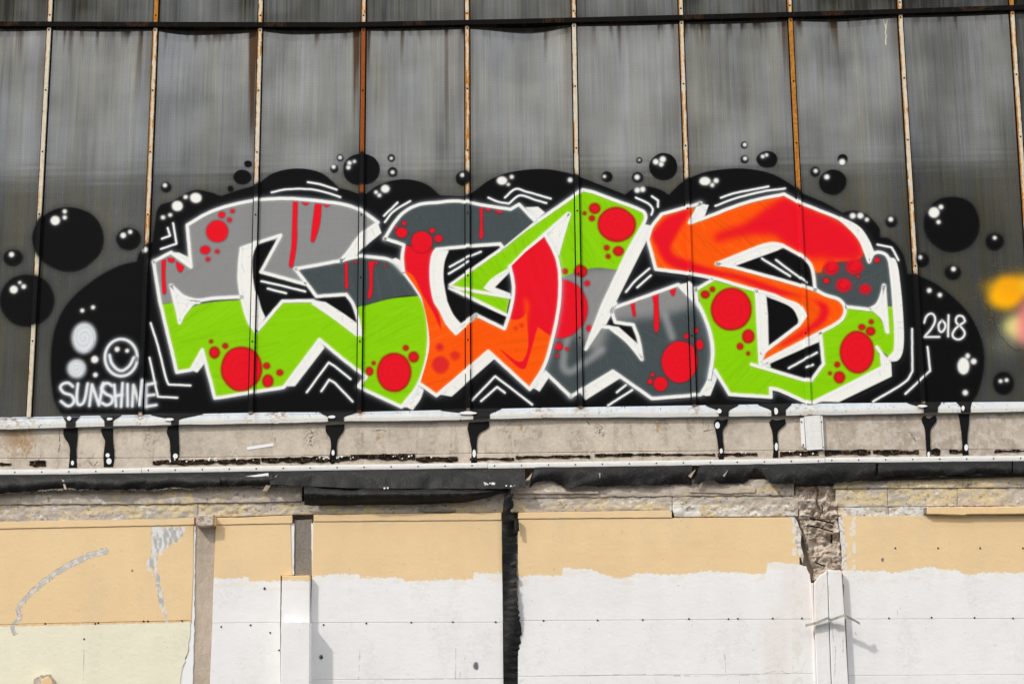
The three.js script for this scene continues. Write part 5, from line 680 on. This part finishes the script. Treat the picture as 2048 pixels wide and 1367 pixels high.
  mk('roofing_felt', 'short black felt strip under the drilled bar at the far right', [['felt_sheet', feltSheet(1757, 2024, low3, (u, v) => 0.03 + 0.02 * Math.sin(v * 2.4), 12, 2.5)], ['felt_sheet', feltSheet(2027, 2250, low3, (u, v) => 0.03 + 0.02 * Math.sin(v * 2.4), 13, 2.5)], ['felt_hem', metricUV(sheetMesh(110, 8, (u, v) => { const x = lerp(1742, 2250, u), y = along(low3, x) - 6 + lerp(0, 13, v) + 3 * (fbm(x / 17, 1 + v * 0.3, 3) - 0.5), z = 0.03 + 0.014 * Math.sin(Math.PI * v); return [...W(x, y, z), z]; }, 0.003))]]);
  // strip hanging down the wall
  const left = [[978, 1012], [1000, 1007], [1040, 1004], [1100, 1004], [1145, 1005], [1200, 1007], [1400, 1009]], right = [[978, 1022], [1000, 1026], [1032, 1024], [1040, 1034], [1055, 1036], [1075, 1034], [1115, 1034], [1130, 1031], [1140, 1031], [1155, 1037], [1172, 1036], [1200, 1040], [1280, 1041], [1300, 1039], [1330, 1041], [1400, 1040]];
  const strip = thing('hanging_felt_strip', 'long torn black felt strip hanging down over the white boards', 'roofing felt');
  part('felt_strip', metricUV(sheetMesh(12, 190, (u, v) => { const y = lerp(978, 1400, v), a = along(left, y) + 1.2 * (2 * fbm(y / 14, 9, 2) - 1), b = along(right, y) + 5 * (2 * fbm(y / 6, 3, 3) - 1) - 5 * smooth(0.62, 0.7, fbm(y / 17, 8, 2)), z = 0.03 + 0.035 * smooth(0.18, 0, v) + 0.014 * Math.sin(u * 3 + y / 40) * (0.5 + u) + 0.006 * (fbm(y / 10, u * 2, 3) - 0.5) + 0.016 * smooth(14, 0, Math.abs(y - 1042)) * u; return [...W(lerp(a, b, u), y, z), z]; }, 0.003), 1.6), M.felt, strip);
  part('curled_flap', metricUV(sheetMesh(10, 16, (u, v) => { const a = u * 4.2, y = lerp(1036, 1062, v), x = 1032 + 5 * Math.sin(a) + 2 * v, z = 0.055 - 0.016 * Math.cos(a); return [...W(x, y, z), z]; }, 0.002)), M.felt, strip);
  settle(strip);
  // crumbs left lying on the felt
  { const gs = [], R = rng(3); for (const [cx, cy, n] of [[980, 968, 14], [1022, 972, 5], [765, 974, 2]]) for (let i = 0; i < n; i++) { const x = cx + (R() - 0.5) * 22, y = cy + (R() - 0.5) * 5, q = new THREE.IcosahedronGeometry(0.004 + 0.006 * R(), 0), z = 0.085; q.translate(...W(x, y, z), z); q.deleteAttribute('uv'); gs.push(q); } const m = single('plaster_crumbs', mergeGeometries(gs), M.white, 'white plaster crumbs lying on the rolled black felt', 'debris'); m.userData.kind = 'stuff'; }
}
// ------------------------------------------------------------------ single pieces fixed to the wall
{
  const plate = thing('cover_plate', 'small white metal cover plate under the sill on the right', 'metal plate');
  part('plate_face', slab([[1609, 832], [1641, 829.5], [1646, 898], [1615, 900]], 0.044, 0.047, null, 0.001), M.bar, plate);
  part('side_flange', slab([[1601, 836], [1608, 834], [1612, 896], [1604, 890]], 0.021, 0.04, null, 0.001), M.white, plate);
  part('edge_flange', slab([[1642, 831], [1645.5, 831], [1649, 899], [1646.5, 899]], 0.021, 0.042, null, 0.001), M.white, plate);
  part('plate_web', slab([[1609, 834], [1642, 832], [1645, 897], [1614, 898]], 0.0205, 0.0438), M.white, plate);
  for (const [x, y] of [[1603, 843], [1643, 843], [1607, 889], [1646, 894]]) { const s = new THREE.CylinderGeometry(0.005, 0.005, 0.004, 8); s.rotateX(Math.PI / 2); const z = 0.043; s.translate(...W(x, y, z), z); part('screw', s, M.screw, plate); }
  settle(plate);
  const box = thing('boxed_pilaster', 'narrow white boxed pilaster with a yellow painted top, casting a shadow', 'pilaster');
  part('pilaster_face', slab(ragged([[563.5, 1151], [619, 1150], [619, 1242.9], [562, 1243.7]], 0.7, 6, 41), 0.0, 0.07, BASE, 0.003), M.base, box); part('pilaster_face', slab(ragged([[562, 1244], [619, 1243.1], [618.5, 1400], [561, 1400]], 0.6, 7, 42), 0.0, 0.15, BASE, 0.003), M.base, box);
  settle(box);
  const stub = thing('beam_stub', 'cut off grey beam stub sticking out above the brown cement strip', 'beam stub');
  part('stub_body', slab(ragged([[390, 1030], [427, 1029], [426, 1050], [408, 1052], [392, 1050]], 1.2, 4, 5), 0.0, 0.085, null, 0.004), M.rubble, stub); part('stub_side', slab([[427, 1032], [430, 1032], [430, 1049], [427, 1049.5]], 0.0, 0.07), M.batten, stub);
  settle(stub);
  const pier = thing('clad_pier', 'white clad pier below the broken rubble, with cracked joints', 'pier');
  part('cladding', slab([...ragged([[1629, 1165], [1640, 1150], [1654, 1141]], 2, 5, 6, false), [1655, 1139], [1658, 1236], [1664, 1400], [1636, 1400], [1630, 1240]], 0.018, 0.066, BASE, 0.004), M.base, pier);
  part('cladding', slab([[1656, 1138.5], ...ragged([[1664, 1139], [1684, 1141]], 1, 4, 7, false), [1690, 1235], [1699, 1400], [1665.5, 1400], [1659.5, 1236]], 0.018, 0.069, BASE, 0.004), M.base, pier);
  part('splayed_side', slab([[1621, 1166], [1627, 1165], [1629, 1240], [1635, 1400], [1630, 1400], [1626, 1240]], 0.0, 0.045, BASE, 0.003), M.base, pier);
  settle(pier);
  const st = thing('bent_strip', 'bent grey metal strip sticking out across the white clad pier', 'metal strip');
  part('strip_arm', metricUV(sheetMesh(40, 3, (u, v) => { const line = [[1611, 1251], [1632, 1246], [1656, 1236], [1662, 1240], [1690, 1230], [1720, 1247]], k = u * 5, i = Math.min(4, Math.floor(k)), t = k - i, x = lerp(line[i][0], line[i + 1][0], t), y = lerp(line[i][1], line[i + 1][1], t), z = 0.078 + 0.05 * smooth(0.62, 0.85, u) * smooth(1.05, 0.82, u) + 0.03 * u; return [...W(x, y + lerp(-3.2, 2.6, v), z), z + 0.02 * v]; }, 0.003)), M.strip, st);
  settle(st);
  const bt = thing('yellow_batten', 'yellow painted batten projecting from the masonry at the right', 'batten');
  part('batten_body', slab(ragged([[1855, 1014], [2250, 1011.5], [2250, 1024.5], [1935, 1027.5], [1930, 1029], [1855, 1027]], 0.5, 9, 3), -0.01, 0.055, null, 0.002), M.batten, bt); part('batten_end', slab([[1849, 1015], [1854.5, 1014], [1854.5, 1026], [1850, 1026]], -0.01, 0.045), M.slate, bt);
  settle(bt);
  const rk = thing('broken_stub', 'broken brown stub poking up at the bottom left corner', 'rubble');
  part('stub_rock', slab(ragged([[61, 1400], [66, 1356], [80, 1349], [97, 1346], [106, 1358], [110, 1400]], 1.6, 4, 8), 0.018, 0.075, null, 0.006), M.rubble, rk); part('stub_face', slab(ragged([[80, 1400], [82, 1358], [97, 1352], [104, 1362], [106, 1400]], 0.8, 4, 9), 0.075, 0.082, null, 0.003), M.batten, rk);
  settle(rk);
  // loose slivers of render under the felt
  const sl = (pts, z0, z1, label, mat) => single('render_sliver', slab(ragged(pts, 0.7, 4, pts[0][0]), z0, z1), mat, label, 'render sliver');
  sl([[835, 1018], [870, 1016], [912, 1019], [910, 1022.5], [850, 1023]], 0.01, 0.03, 'loose grey render sliver under the rolled felt edge', M.slate);
  sl([[1020, 983], [1196, 982], [1196, 986.5], [1020, 986]], 0.008, 0.03, 'thin grey render ledge just right of the hanging felt strip', M.cement);
  sl([[1376, 977], [1512, 976], [1510, 984], [1460, 986], [1420, 985], [1380, 984]], 0.008, 0.024, 'ragged brown mortar ledge left of the broken pier', M.cement);
}

renderer.render(scene, camera);
